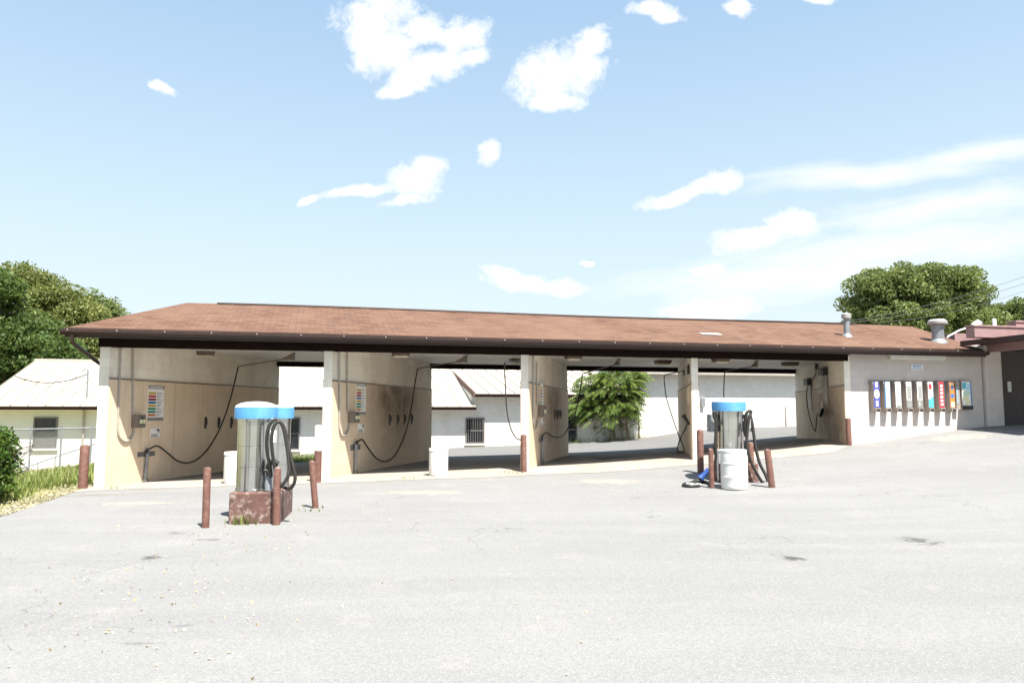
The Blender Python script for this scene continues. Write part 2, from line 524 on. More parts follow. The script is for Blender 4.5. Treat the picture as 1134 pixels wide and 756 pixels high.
# ------------------------------------------------------------------ setting
def build_setting():
    # asphalt marks: photo spot -> place on the lot
    marks = []
    for px, py, rx, ry, col, amt in [(150, 557, .75, .22, (.42, .355, .24), .75), (462, 545, .8, .3, (.42, .355, .24), .55), (672, 533, .7, .35, (.42, .355, .24), .7),
                                     (1062, 484, .9, .5, (.42, .36, .26), .7), 
                                     (876, 618, .16, .22, (.055, .054, .052), .85), (1016, 599, .22, .30, (.06, .058, .055), .85), (165, 617, .14, .12, (.06, .058, .055), .8),
                                     (198, 590, .18, .14, (.07, .068, .065), .7), (232, 597, .2, .08, (.08, .078, .075), .6), (160, 712, .16, .05, (.10, .10, .095), .6),
                                     (205, 692, .10, .04, (.10, .10, .095), .5), (105, 548, 1.0, .3, (.14, .125, .10), .5)]:
        p = gp(px, py); marks.append((p.x, p.y, rx, ry, 0, col, amt))
    asphalt_material(marks)
    asphalt_material([], 'lane_asphalt', 'lane', .72)  # lane copy toned down evenly, shade behind the bays put into its colour

    # the land: one sheet, fine near the building and running to the horizon
    g = G()
    ax = np.concatenate([[-900, -400, -160, -70, -40, -24], np.arange(-14, 36, 1.0), [44, 60, 100, 200, 450, 900]])
    ay = np.concatenate([[-300, -120, -60, -40], np.arange(-29, 24, 1.0), [30, 45, 80, 160, 400, 900, 1500]])
    for n in ay:
        for s in ax:
            p = W(s, n); far = max(0, abs(s - 10) - 40, abs(n) - 40) * .004
            g.v.append((p.x, p.y, float(gz_sn(s, n)) - .05 - min(far, 2)))
    k = len(ax)
    g.f = [(j * k + i, j * k + i + 1, (j + 1) * k + i + 1, (j + 1) * k + i) for j in range(len(ay) - 1) for i in range(k - 1)]
    g.m = [0] * len(g.f)
    o = g.build('ground', M['turf'], smooth=True, uv=False, fix=False)
    tag(o, 'dry grassy land around the paved lot', 'ground', kind='structure')

    def edge(n):
        """left limit of the asphalt"""
        w = .10 * sin(n * 2.3) + .06 * sin(n * 5.1 + 1)
        if n > -4: return -.42 + w
        if n > -8: return -.42 - (-4 - n) ** 2 * .55 + w
        return -9.2 - (-8 - n) * .9
    sheet('parking_lot', lambda u, v: (lambda n: (edge(n) * (1 - u) + 40 * u, n))(-27 + v * 26.9), 46, 60, .0, M['asphalt'], 'pale worn asphalt lot in front of the car wash', 'asphalt lot')
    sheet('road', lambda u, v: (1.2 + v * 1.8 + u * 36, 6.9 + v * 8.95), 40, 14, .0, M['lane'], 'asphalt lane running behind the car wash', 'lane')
    def apron(u, v):
        s = -.45 + u * 19.35
        f = -.55 - .35 * min(1, max(0, s) / 4) + .05 * sin(s * 2.1) + .03 * sin(s * 7.3) + .02 * sin(s * 17)
        if s > 17.6: f = f * max(0, (18.9 - s) / 1.3)
        return s + .456 * max(0, (v * (7.0 - f) + f)), f + v * (7.05 - f)
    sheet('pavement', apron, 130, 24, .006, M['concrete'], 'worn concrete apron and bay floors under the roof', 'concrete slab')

# ------------------------------------------------------------------ the car wash
WALLS = [(0.0, .19, 3.25), (4.72, .19, 3.37), (9.45, .19, 3.38), (14.08, .19, 3.13), (18.74, .20, 3.30)]   # front s, thickness, skew over 7 m
def wall_frame(k, side):
    s, th, D = WALLS[k]
    s += th if side < 0 else 0
    a = W(s, 0); b = W(s + D, 7)
    w = (b - a).normalized()
    return a, w, atan2(w.y, w.x), (b - a).length
def wl(k, side, px, py, off=0.0):
    """photo spot -> (t along wall, z) on the wall face, off metres proud of it"""
    a, w, ang, L = wall_frame(k, side)
    m = Vector((-w.y, w.x, 0)) * side
    p = onplane(px, py, a + m * off, m)
    return (p - a).dot(w), p.z
def wall_item(name, label, cat, k, side, t, z, group=None):
    a, w, ang, L = wall_frame(k, side)
    p = a + w * t
    return thing(name, label, cat, (p.x, p.y, z), ang, group)

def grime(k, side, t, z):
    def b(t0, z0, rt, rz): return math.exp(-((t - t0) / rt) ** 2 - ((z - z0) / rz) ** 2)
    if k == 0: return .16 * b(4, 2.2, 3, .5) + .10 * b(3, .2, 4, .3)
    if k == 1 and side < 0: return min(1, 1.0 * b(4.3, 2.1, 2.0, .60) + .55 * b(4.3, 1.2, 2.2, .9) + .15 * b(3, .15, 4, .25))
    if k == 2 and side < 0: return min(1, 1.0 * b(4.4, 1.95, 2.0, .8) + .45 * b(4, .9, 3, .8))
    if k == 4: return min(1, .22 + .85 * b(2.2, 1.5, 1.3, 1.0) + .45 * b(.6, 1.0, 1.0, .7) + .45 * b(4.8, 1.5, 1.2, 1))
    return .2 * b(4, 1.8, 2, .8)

def build_carwash():
    cw = thing('car_wash_building', 'long open-bay car wash with tan walls, brown shingle roof and dark brown eaves', 'car wash', P0, A)
    CZ = 3.20
    for k, (s, th, D) in enumerate(WALLS[:4] + [(18.74, .20, 3.30)]):
        d0, d1 = float(gz_sn(s, 0)) - .25, float(gz_sn(s + D, 7)) - .25
        ring = [(s, 0), (s + th, 0), (s + th + D, 7), (s + D, 7)]
        g = G().prism([(a, b, d0 if b == 0 else d1) for a, b in ring], [(a, b, CZ) for a, b in ring])
        wobj = g.build('dividing_wall', M['cmu'], cw)
        for side in ((-1,) if k == 0 else (-1, 1) if k < 4 else (1,)):
            a, w, ang, L = wall_frame(k, side)
            L0 = Matrix.Rotation(-A, 4, 'Z')
            R = Matrix.Rotation(ang - A, 4, 'Z'); off = L0 @ (a - P0)
            T = Matrix.Translation(off) @ R
            g = G(); gv = []
            t = .012
            bounds = [.012] + ([1.15] if k < 3 else []) + [x for x in np.arange(2.35 if k < 3 else 1.22, L, 1.22)] + [L - .01]
            for t0, t1 in zip(bounds[:-1], bounds[1:]):
                nt, nz = max(1, int((t1 - t0) / .2)), 12
                y0, y1 = side * .001, side * .018
                zz = lambda t_: float(gz(*((a + w * t_)[:2]))) - .05
                # slab
                g.prism([T @ Vector(q) for q in ((t0 + .004, y0, zz(t0)), (t1 - .004, y0, zz(t1)), (t1 - .004, y1, zz(t1)), (t0 + .004, y1, zz(t0)))],
                        [T @ Vector(q) for q in ((t0 + .004, y0, 2.34), (t1 - .004, y0, 2.34), (t1 - .004, y1, 2.34), (t0 + .004, y1, 2.34))])
                gv += [0] * 8
                o = len(g.v); y2 = side * .0205
                for j in range(nz + 1):
                    for i in range(nt + 1):
                        tt = t0 + .006 + (t1 - t0 - .012) * i / nt
                        z0 = zz(tt); z = z0 + (2.338 - z0) * j / nz
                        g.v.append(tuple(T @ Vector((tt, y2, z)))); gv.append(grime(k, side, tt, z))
                for j in range(nz):
                    for i in range(nt):
                        q = o + j * (nt + 1) + i
                        g.f.append((q, q + 1, q + nt + 2, q + nt + 1)); g.m.append(0)
            # cap strip over the panels
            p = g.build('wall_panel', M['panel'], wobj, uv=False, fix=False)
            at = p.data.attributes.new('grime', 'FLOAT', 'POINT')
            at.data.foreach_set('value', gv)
            cs = G().box(.01, L - .01, side * .002, side * .03, 2.342, 2.372, T=T)
            cs.build('panel_cap', M['brown_box'], wobj)

    # slab over the bays, seen from below
    sk = .456
    def skew(s, n): return s + sk * n
    g = G(); ring = [(skew(-.02, .16), .16), (18.9 + sk * .16, .16), (18.9 + sk * 6.98, 6.98), (skew(-.02, 6.98), 6.98)]
    g.prism([(a, b, CZ) for a, b in ring], [(a, b, CZ + .06) for a, b in ring])
    g.build('ceiling', M['white_paint'], cw)
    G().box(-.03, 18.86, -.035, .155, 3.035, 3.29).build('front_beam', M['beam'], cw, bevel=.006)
    g = G(); ring = [(skew(0, 6.85), 6.85), (skew(18.9, 6.85), 6.85), (skew(18.9, 7.1), 7.1), (skew(0, 7.1), 7.1)]
    g.prism([(a, b, 3.05) for a, b in ring], [(a, b, 3.30) for a, b in ring])
    g.build('rear_beam', M['beam'], cw)
    # eaves
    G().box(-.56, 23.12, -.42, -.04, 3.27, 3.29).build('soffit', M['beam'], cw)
    G().box(-.58, 23.14, -.45, -.42, 3.19, 3.40).build('fascia', M['dark_brown'], cw)
    pr = [(-.452, 3.235), (-.53, 3.235), (-.575, 3.30), (-.575, 3.345), (-.56, 3.345), (-.555, 3.305), (-.52, 3.26), (-.47, 3.26), (-.47, 3.345), (-.452, 3.345)]
    g = G(); x0, x1 = -.64, 23.16
    g.prism([(x0, a, b) for a, b in pr], [(x1, a, b) for a, b in pr])
    for xa in (x0, x1):
        g.prism([(xa - .004, a, b) for a, b in ((-.452, 3.235), (-.53, 3.235), (-.575, 3.30), (-.575, 3.345), (-.452, 3.345))],
                [(xa + .004, a, b) for a, b in ((-.452, 3.235), (-.53, 3.235), (-.575, 3.30), (-.575, 3.345), (-.452, 3.345))])
    gut = g.build('gutter', M['dark_brown'], cw)
    for i in range(26):
        s = -.5 + i * .94
        h = G().box(s - .006, s + .006, -.578, -.45, 3.346, 3.352).box(s - .005, s + .005, -.5785, -.5755, 3.334, 3.346).build('gutter_hanger', M['white_paint'], gut)
    # downspout at the left corner: off the gutter, slanting back to the wall and down its end
    dp = [(-.42, -.5, 3.25), (-.42, -.5, 3.12), (-.40, -.42, 3.05), (-.12, .22, 2.74), (-.05, .38, 2.66), (-.06, .40, 2.5), (-.06, .40, .1)]
    G().tube(dp, .042, 8).build('downspout', M['dark_brown'], cw, smooth=True)

    # roof: a gable whose ends run with the skewed bays
    e0, e1, r0, r1 = -.62, 23.14, 1.18, 24.25
    ev, rz = 3.375, 4.52
    def roofpt(side, u, v):    # u along 0..1, v eave->ridge
        n = -.47 + v * 3.97 if side == 0 else 7.55 - v * 4.05
        s = (e0 + (r0 - e0) * v) * (1 - u) + (e1 + (r1 - e1) * v) * u
        if side == 1:
            s = ((r0 * 2 - e0) * (1 - v) + r0 * v) * (1 - u) + ((r1 * 2 - e1) * (1 - v) + r1 * v) * u
        sag = .018 * sin(u * 9.1) * v + .012 * sin(u * 21 + 1) * (1 - v) * v
        return Vector((s, n, ev + (rz - ev) * v + (sag if 0 < u < 1 else 0)))
    g = G(); nu, nv = 40, 6
    for side in (0, 1):
        for dz in (0, -.06):
            o = len(g.v)
            for j in range(nv + 1):
                for i in range(nu + 1):
                    p = roofpt(side, i / nu, j / nv); g.v.append((p.x, p.y, p.z + dz))
            for j in range(nv):
                for i in range(nu):
                    q = o + j * (nu + 1) + i
                    g.f.append((q, q + 1, q + nu + 2, q + nu + 1)); g.m.append(0 if dz == 0 else 1)
        a = o - (nu + 1) * (nv + 1)
        for i in range(nu):
            g.f.append((a + i, a + i + 1, o + i + 1, o + i)); g.m.append(1)
        for j in range(nv):
            for i in (0, nu):
                g.f.append((a + j * (nu + 1) + i, a + (j + 1) * (nu + 1) + i, o + (j + 1) * (nu + 1) + i, o + j * (nu + 1) + i)); g.m.append(1)
    roof = g.build('roof', [M['shingle'], M['dark_brown']], cw)
    g = G(); rv = []
    for i in range(0, 41):
        s = 1.95 + i * (21.9 - 1.95) / 40
        rv.append(Vector((s, 3.5, rz + .018 * sin(((s - r0) / (r1 - r0)) * 9.1) + .0)))
    for a, b in zip(rv[:-1], rv[1:]):
        g.prism([(a.x, a.y - .16, a.z - .02), (a.x, a.y, a.z + .02), (a.x, a.y + .16, a.z - .02), (a.x, a.y + .15, a.z + .012), (a.x, a.y, a.z + .034), (a.x, a.y - .15, a.z + .012)],
                [(b.x, b.y - .16, b.z - .02), (b.x, b.y, b.z + .02), (b.x, b.y + .16, b.z - .02), (b.x, b.y + .15, b.z + .012), (b.x, b.y, b.z + .034), (b.x, b.y - .15, b.z + .012)])
    g.build('ridge_vent', M['dark_brown'], roof)
    # pale replaced shingle
    def onroof(px, py):
        nn = Vector((0, -(rz - ev), 3.97)).normalized(); nw = U * nn.x + N * nn.y + Vector((0, 0, nn.z))
        p = onplane(px, py, W(10, -.47, ev), nw); s, n = SN(p); return Vector((s, n, p.z))
    pitch = atan2(rz - ev, 3.97)
    q = onroof(787, 370.5)
    G().box(-.30, .30, -.12, .12, .006, .014, T=Matrix.Translation(q + Vector((0, 0, .012))) @ Matrix.Rotation(pitch, 4, 'X')).build('shingle_patch', M['shingle_light'], roof)
    # vents through the roof
    q = onroof(940.5, 373); d = .085
    g = G().lathe([(d + .10, -.04), (d + .09, .0), (d + .012, .10), (d, .11), (d, .62)], q.x, q.y + .1, 20)
    g.v = [(x, y, z + q.z) for x, y, z in g.v]
    vp = g.build('vent_pipe', M['galv'], roof, smooth=True)
    g = G().lathe([(.095, .56), (.135, .565), (.14, .68), (.12, .70), (.03, .73)], q.x, q.y + .1, 20); g.v = [(x, y, z + q.z) for x, y, z in g.v]
    g.build('vent_cap', M['grey_metal'], vp, smooth=True)
    q = onroof(1042, 379)
    g = G().lathe([(.27, -.06), (.25, .02), (.17, .10), (.165, .30), (.18, .50), (.19, .56)], q.x, q.y + .1, 24); g.v = [(x, y, z + q.z) for x, y, z in g.v]
    vp = g.build('exhaust_vent', M['galv'], roof, smooth=True)
    g = G().lathe([(.20, .545), (.265, .55), (.275, .585), (.27, .64), (.20, .70), (.05, .715)], q.x, q.y + .1, 24); g.v = [(x, y, z + q.z) for x, y, z in g.v]
    g.build('vent_cap', M['grey_metal'], vp, smooth=True)
    # gable triangles under the roof ends
    for s in (-.02, 23.3):
        a, b, c = (s + .456 * .2, .2), (s + .456 * 6.8, 6.8), (s + .456 * 3.5, 3.5)
        G().prism([(a[0], a[1], 3.27), (b[0], b[1], 3.27), (c[0], c[1], 4.38)], [(a[0] + .06, a[1], 3.27), (b[0] + .06, b[1], 3.27), (c[0] + .06, c[1], 4.38)]).build('gable', M['beam'], cw)
    # office block at the right end
    zf = float(gz_sn(18.9, 0)) - .4
    g = G(); ring = [(18.945, .0), (23.42, .0), (23.42 + 3.2, 7), (18.945 + 3.3, 7)]
    g.prism([(a, b, zf) for a, b in ring], [(a, b, 3.265) for a, b in ring])
    g.build('office_wall', M['cmu_pink'], cw)
    return cw

# ------------------------------------------------------------------ fittings of the bays
def build_fittings():
    order = ['far left', 'second', 'third', 'right-hand']
    desc = ['wall of the leftmost bay', 'wall of the second bay from the left', 'wall of the third bay from the left']
    # conduit + coin boxes
    def coin_box(k, px0, px1, py0, py1, condA, condB, lab):
        ta, za = wl(k, -1, px0, py1); tb, zb = wl(k, -1, px1, py0)
        t, z = (ta + tb) / 2, (za + zb) / 2; hw, hh = abs(tb - ta) / 2, abs(zb - za) / 2
        hw = min(hw, .2)
        e = wall_item('coin_box', lab, 'coin box', k, -1, t, z)
        G().box(-hw, hw, -.17, -.021, -hh, hh).build('housing', M['brown_box'], e, bevel=.012)
        G().box(-hw * .84, hw * .84, -.185, -.171, -hh * .9, hh * .9).build('face_plate', M['plate_grey'], e, bevel=.004)
        G().box(-hw * .5, hw * .05, -.192, -.186, -hh * .35, hh * .25).build('coin_label', M['pale_yellow'], e)
        G().box(hw * .25, hw * .7, -.192, -.186, -hh * .35, hh * .25).build('coin_label', M['pale_yellow'], e)
        G().lathe([(.022, 0), (.022, .02), (.012, .03)], 0, 0, 12).build('selector_knob', M['black'], e, loc=(-hw * .1, -.186, hh * .55)).rotation_euler[0] = radians(90)
        for cond in (condA, condB):
            pts = []
            for px, py in cond:
                a, b = wl(k, -1, px, py, .04); pts.append((a - t, -.045, b - z))
            if len(pts) > 3: pts = spline(pts, 5)
            G().tube(pts, .021, 8).build('conduit', M['conduit'], e, smooth=True)
    coin_box(0, 144, 154.5, 459, 473.5, [(133.6, 384), (132, 425), (130.7, 462), (130.5, 478), (133, 485), (138, 488.5), (144, 486), (147.5, 480), (148, 473)], [(147.4, 384), (146.8, 459)], 'brown coin box with a loop of conduit on the wall of the leftmost bay')
    coin_box(1, 383.5, 392, 455.5, 468, [(375.7, 388), (375.7, 425), (375.7, 466), (376.3, 477), (378.5, 482), (382, 481), (385.5, 476), (386.5, 468)], [(384.5, 388), (384.5, 456)], 'grey coin box and conduit on the wall of the second bay from left')
    coin_box(2, 593.8, 598, 448.6, 461.7, [(590.2, 393), (590.2, 420), (590.4, 460), (591, 470), (592, 474), (594, 472), (595, 466), (595.5, 462)], [(594, 400), (594.5, 448)], 'grey coin box seen edge-on in the third bay beside the post')

    # tariff signs with their coloured rows
    cols = ['yellow', 'red', 'dark_red', 'print_blue', 'yellow', 'green', 'green', 'orange']
    def menu(k, px0, px1, py0, py1, lab):
        ta, _ = wl(k, -1, px0, py0); tb, z1 = wl(k, -1, px1, py0); _, z0 = wl(k, -1, (px0 + px1) / 2, py1 - .5)
        z1 = wl(k, -1, (px0 + px1) / 2, py0 + .5)[1]
        wd = min(abs(tb - ta), .72); h = z1 - z0; t = (ta + tb) / 2; z = (z0 + z1) / 2
        e = wall_item('wash_menu_sign', lab, 'menu sign', k, -1, t, z, 'menu signs in the wash bays')
        x = wd / 2
        G().box(-x, x, -.030, -.021, -h / 2, h / 2).build('sign_board', M['print_white'], e)
        G().box(-x, x, -.033, -.0305, h / 2 - .075, h / 2).build('header', M['sign_grey'], e)
        G().box(-x, x, -.033, -.0305, -h / 2, -h / 2 + .075).build('footer', M['sign_grey'], e)
        gm = G()
        for q in range(9): gm.box(-x + .05 + q * (wd - .1) / 9, -x + .05 + (q + .72) * (wd - .1) / 9, -.0350, -.0334, h / 2 - .052, h / 2 - .024)
        gm.build('lettering', M['print_white'], e)
        rh = (h - .15) / 9.4
        gl = G()
        for i, c in enumerate(cols):
            zt = h / 2 - .075 - rh * (1.1 + i * 1.02)
            G().box(-x + .01, -.02 * wd, -.033, -.0305, zt - rh * .74, zt).build('colour_row', M[c], e)
            for q in range(2):
                gl.box(.03 * wd, (.40 - .08 * ((i + q) % 3)) * wd, -.0325, -.0305, zt - rh * (.26 + q * .32), zt - rh * (.15 + q * .32))
            for q in range(4):
                gl.box(-x + .03 + q * .42 * wd / 4, -x + .03 + (q + .65) * .42 * wd / 4, -.0350, -.0335, zt - rh * .5, zt - rh * .25)
        gl.build('lettering', M['ink'], e)
    menu(0, 163.5, 181, 426.5, 466, 'tall menu sign with coloured rows in the leftmost bay')
    menu(1, 393.8, 404.3, 423.6, 459.5, 'tall menu sign with coloured rows in the second bay from left')
    menu(2, 597, 600.5, 421, 458, 'menu sign with coloured rows seen almost edge-on in the third bay')
    def small_sign(k, px0, px1, py0, py1, lab):
        ta, za = wl(k, -1, px0, py1); tb, zb = wl(k, -1, px1, py0)
        t, z = (ta + tb) / 2, (za + zb) / 2; x, h = min(abs(tb - ta) / 2, .28), abs(zb - za) / 2
        e = wall_item('notice_plate', lab, 'notice', k, -1, t, z)
        G().box(-x, x, -.028, -.021, -h, h).build('plate', M['print_white'], e, bevel=.002)
        g = G().box(x * .25, x * .85, -.030, -.0285, h * .45, h * .8).box(x * .6, x * .85, -.030, -.0285, h * .0, h * .45)
        for r in range(2):
            for q in range(5): g.box(-x * .8 + q * x * .28, -x * .8 + (q + .75) * x * .28, -.030, -.0285, -h * (.35 + r * .35) - h * .2, -h * (.35 + r * .35))
        g.build('lettering', M['ink'], e)
    small_sign(0, 165, 176.2, 473.6, 484, 'small white notice under the menu sign in the leftmost bay')
    small_sign(1, 395, 402.4, 469, 478.5, 'small white notice under the menu sign in the second bay from left')
    small_sign(2, 598.2, 600.6, 463, 471, 'small white notice under the menu sign in the third bay')

    # wand holder plates with leaning tube, and the pressure hose with its gun
    def holder(k, plate, tube, lab):
        ta, za = wl(k, -1, plate[0], plate[3]); tb, zb = wl(k, -1, plate[1], plate[2])
        t, z = (ta + tb) / 2, (za + zb) / 2; x, h = abs(tb - ta) / 2, abs(zb - za) / 2
        e = wall_item('wand_holder', lab, 'wand holder', k, -1, t, z, 'wand holders on the bay walls')
        G().box(-x, x, -.03, -.021, -h, h).build('back_plate', M['plate_grey'], e, bevel=.003)
        a, b = wl(k, -1, *tube[0], .10); c, d = wl(k, -1, *tube[1], .05)
        d = max(d, gz(*(wall_frame(k, -1)[0] + wall_frame(k, -1)[1] * c)[:2]) + .03)
        G().tube([(a - t, -.10, b - z), (c - t, -.06, d - z)], .036, 12, caps=False).build('holder_tube', M['galv'], e, smooth=True)
        G().tube([(a - t, -.03, b - z - .12), (a - t, -.10, b - z - .12)], .02, 8).build('bracket', M['plate_grey'], e)
        G().box(c - t - .06, c - t + .06, -.12, -.021, d - z - .02, d - z + .05).build('foot_bracket', M['plate_grey'], e)
    holder(0, (151, 170.5, 499, 506), ((164, 497), (160, 532.6)), 'grey wand holder plate and leaning tube in the leftmost bay')
    holder(1, (387, 398, 491.4, 498.8), ((394.3, 491.4), (393, 523.4)), 'grey wand holder plate and leaning tube in the second bay from left')
    holder(2, (596, 601.5, 484, 490), ((601, 482), (600, 511.5)), 'grey wand holder plate and leaning tube in the third bay')

    def wall_hose(k, side, pts, lab, off=.10, tip_off=.45, r=.020, gun=True):
        a, w, ang, L = wall_frame(k, side); m = Vector((-w.y, w.x, 0)) * side
        n = len(pts); P = []
        for i, (px, py) in enumerate(pts):
            o = off + (tip_off - off) * (i / (n - 1)) ** 1.5
            P.append(onplane(px, py, a + m * o, m))
        base = P[0].copy()
        e = thing('spray_hose', lab, 'hose', base, 0)
        G().tube([p - base for p in spline(P, 7)], r, 8).build('hose', M['hose'], e, smooth=True)
        if gun:
            d = (w * .12 + Vector((0, 0, -.03)))
            G().tube([Vector((0, 0, -.10)), Vector((0, 0, .0)), Vector((0, 0, .06))], [.022, .032, .026], 10).build('spray_gun', M['black'], e, smooth=True)
            G().tube([Vector((0, 0, .03)), -w * .10 + Vector((0, 0, -.02))], .016, 8).build('trigger', M['black'], e, smooth=True)
        return P
    c2 = lambda x, y: (80 + x / 4.2, 370 + y / 4.2)
    c4 = lambda x, y: (340 + x / 4.2, 370 + y / 4.2)
    tips = []
    tips.append(wall_hose(0, -1, [c2(*q) for q in [(351, 541), (370, 527), (400, 520), (440, 549), (490, 588), (540, 597), (590, 575), (640, 520), (690, 430), (730, 320), (757, 215), (772, 150)]], 'black pressure hose sagging across the wall of the leftmost bay')[-1])
    tips.append(wall_hose(1, -1, [c4(*q) for q in [(232, 505), (246, 492), (260, 492), (285, 530), (325, 578), (370, 590), (410, 560), (450, 480), (480, 370), (500, 240), (514, 160)]], 'black pressure hose sagging across the grimy wall of the second bay')[-1])
    c5 = lambda x, y: (460 + x / 4.2, 370 + y / 4.2)
    P = wall_hose(2, -1, [c5(*q) for q in [(590, 478), (597, 464), (612, 458), (640, 475), (668, 478), (695, 463)]] + [(628.5, 475), (632, 468), (636.5, 459), (640, 445), (643, 430), (645, 414)], 'black pressure hose drooping past the rear end of the third bay wall', .10, .6)
    tips.append(P[-1])

    # overhead booms: ceiling pivot, tapering plate, thin arm out to the hose
    def boom(piv, tip, lab, plate=True, mat='plate_grey'):
        p = atz(piv[0], piv[1], 3.195)
        e = thing('overhead_boom', lab, 'boom', (p.x, p.y, 3.2), 0, 'overhead hose booms under the ceiling')
        tp = tip - Vector((p.x, p.y, 3.2))
        G().lathe([(.07, -.02), (.07, 0)], 0, 0, 16).build('ceiling_plate', M['plate_grey'], e)
        G().tube([(0, 0, -.02), (0, 0, -.20)], .028, 10).build('pivot', M['plate_grey'], e, smooth=True)
        h = Vector((tp.x, tp.y, 0)); h.normalize(); sd = Vector((-h.y, h.x, 0))
        if plate:
            q = [Vector((0, 0, -.03)), h * .10 + Vector((0, 0, -.03)), h * .42 + Vector((0, 0, -.165)), h * .42 + Vector((0, 0, -.185)), Vector((0, 0, -.185))]
            G().prism([v + sd * .012 for v in q], [v - sd * .012 for v in q]).build('gusset', M['brown_box'], e)
        arm = [Vector((0, 0, -.175)), h * .4 + Vector((0, 0, -.175)), tp * .75 + Vector((0, 0, -.03)), tp]
        G().tube(spline(arm, 5), .017, 8).build('arm', M[mat], e, smooth=True)
    boom((325.5, 391), tips[0], 'overhead boom with triangular gusset under the leftmost bay ceiling')
    boom((516.5, 393.5), tips[1], 'overhead boom with triangular gusset under the second bay ceiling')
    boom((685.5, 397), tips[2], 'overhead boom with triangular gusset above the leafy tree in the third bay')
    tip4 = atz(803, 411, 2.98)
    boom((838.5, 399), tip4, 'overhead boom with triangular gusset under the right-hand bay ceiling')
    # hose of the right-hand bay hangs straight and ends on a hook behind the right vacuum
    b = tip4.copy(); e = thing('spray_hose', 'thin black hose hanging down behind the right vacuum', 'hose', b)
    hp = [Vector((0, 0, 0)), Vector((-.04, 0, -.3)), Vector((-.05, .02, -1.0)), Vector((.10, .0, -1.7)), Vector((.45, -.2, -2.05)), Vector((.75, -.4, -1.8))]
    G().tube(spline(hp, 7), .018, 8).build('hose', M['hose'], e, smooth=True)

    # second (foam) hoses on the left faces of the third and fourth dividing walls
    a3, w3, ang3, L3 = wall_frame(2, 1)
    def side_arm(k, root, tip, hose, gunpx, lab, hl):
        a, w, ang, L = wall_frame(k, 1); m = Vector((-w.y, w.x, 0))
        p = onplane(root[0], root[1], a + m * .02, m)
        if p.z > 3.12: p.z = 3.12
        d = sqrt((p - CAM).xy.length ** 2)
        tp = at_depth(tip[0], tip[1], p.y - .35)
        e = thing('swing_arm', lab, 'swing arm', p, 0, 'swing arms on the dividing walls')
        G().box(-.05, .05, -.05, .05, -.12, .06).build('wall_bracket', M['plate_grey'], e, bevel=.006)
        G().tube([Vector((0, 0, 0)), m * .10, (tp - p) * .9 + Vector((0, 0, .02)), tp - p], .017, 8).build('arm', M['galv'], e, smooth=True)
        q = [tp] + [at_depth(x, y, p.y - .35 - .25 * i / len(hose)) for i, (x, y) in enumerate(hose)]
        if gunpx:
            gp_ = onplane(gunpx[0], gunpx[1], a + m * .09, m); q.append(gp_)
        for v in q: v.z = max(v.z, gz(v.x, v.y) + .04)
        e2 = thing('foam_hose', hl, 'hose', tp, 0)
        G().tube([v - tp for v in spline(q, 7)], .016, 8).build('hose', M['hose'], e2, smooth=True)
        if gunpx:
            c = gp_ - tp; dirv = (m * .35 + Vector((0, 0, .55))).normalized()
            G().tube([c - dirv * .12, c, c + dirv * .10, c + dirv * .20], [.02, .035, .05, .055], 10).build('brush_head', M['black'], e2, smooth=True)
    side_arm(2, (577.6, 400), (559, 401.5), [(559, 412), (559.8, 430), (561, 451), (563, 464), (566, 475), (571, 484), (576.5, 487)], None, 'thin swing arm at the left face of the third post', 'thin hose looping down to the third post')
    side_arm(3, (757.8, 411), (735.5, 416), [(735.8, 424), (738, 440), (744, 460), (751, 480), (756, 492), (757.5, 500), (754, 503.5), (750.5, 500), (751, 492), (755, 482), (759.5, 473)], (761, 466), 'thin swing arm at the top of the fourth dividing wall', 'thin foam hose crossing itself, with black brush hung on the fourth wall')
    # left face of the fourth wall: brackets and a pale strip
    def strip(k, px0, px1, py0, py1, m, name, lab, cat, off=.05):
        ta, za = wl(k, 1, px0, py1); tb, zb = wl(k, 1, px1, py0)
        t, z = (ta + tb) / 2, (za + zb) / 2; x, h = abs(tb - ta) / 2, abs(zb - za) / 2
        e = wall_item(name, lab, cat, k, 1, t, z)
        return e, x, h
    for (x0, x1, y0, y1, m, nm, lab, cat) in [(762.5, 764.3, 403, 415, 'black', 'hook_rail', 'dark hook rail high on the fourth dividing wall', 'hook rail'), (762.6, 764.2, 428, 447, 'cream', 'notice_strip', 'pale upright notice strip on the fourth dividing wall', 'notice')]:
        e, x, h = strip(3, x0, x1, y0, y1, m, nm, lab, cat)
        x = min(x, .25)
        G().box(-x, x, .021, .05, -h, h).build('plate', M[m], e, bevel=.004)
        G().box(-x * .8, x * .8, .051, .058, -h * .9, h * .9).build('cover', M[m], e, bevel=.004)

    # right-hand bay, left face of the office wall: hose reel boxes, strips and brush
    c9 = lambda x, y: (880 + x / 7.2, 395 + y / 7.2)
    for (x0, x1, y0, y1, sy1, lab) in [(225, 275, 80, 150, 380, 'taller dark equipment box with long grey strip in the right-hand bay'), (103, 145, 168, 230, 420, 'dark hose box with narrow strip near the rear of the right-hand bay')]:
        (pa, pb), (pc, pd) = c9(x0, y1), c9(x1, y0)
        ta, za = wl(4, 1, pa, pb); tb, zb = wl(4, 1, pc, pd)
        t, z = (ta + tb) / 2, (za + zb) / 2; x, h = min(abs(tb - ta) / 2, .35), abs(zb - za) / 2
        zs = wl(4, 1, *c9((x0 + x1) / 2, sy1))[1]
        e = wall_item('equipment_box', lab, 'equipment box', 4, 1, t, z)
        G().box(-x, x, .021, .16, -h, h).build('housing', M['black'], e, bevel=.01)
        G().box(-x * .9, x * .9, .021, .04, zs - z, -h - .002).build('guide_strip', M['brown_box'], e, bevel=.003)
        G().box(-x * .35, x * .35, .161, .18, -h * .3, h * .4).build('badge', M['plate_grey'], e, bevel=.006)
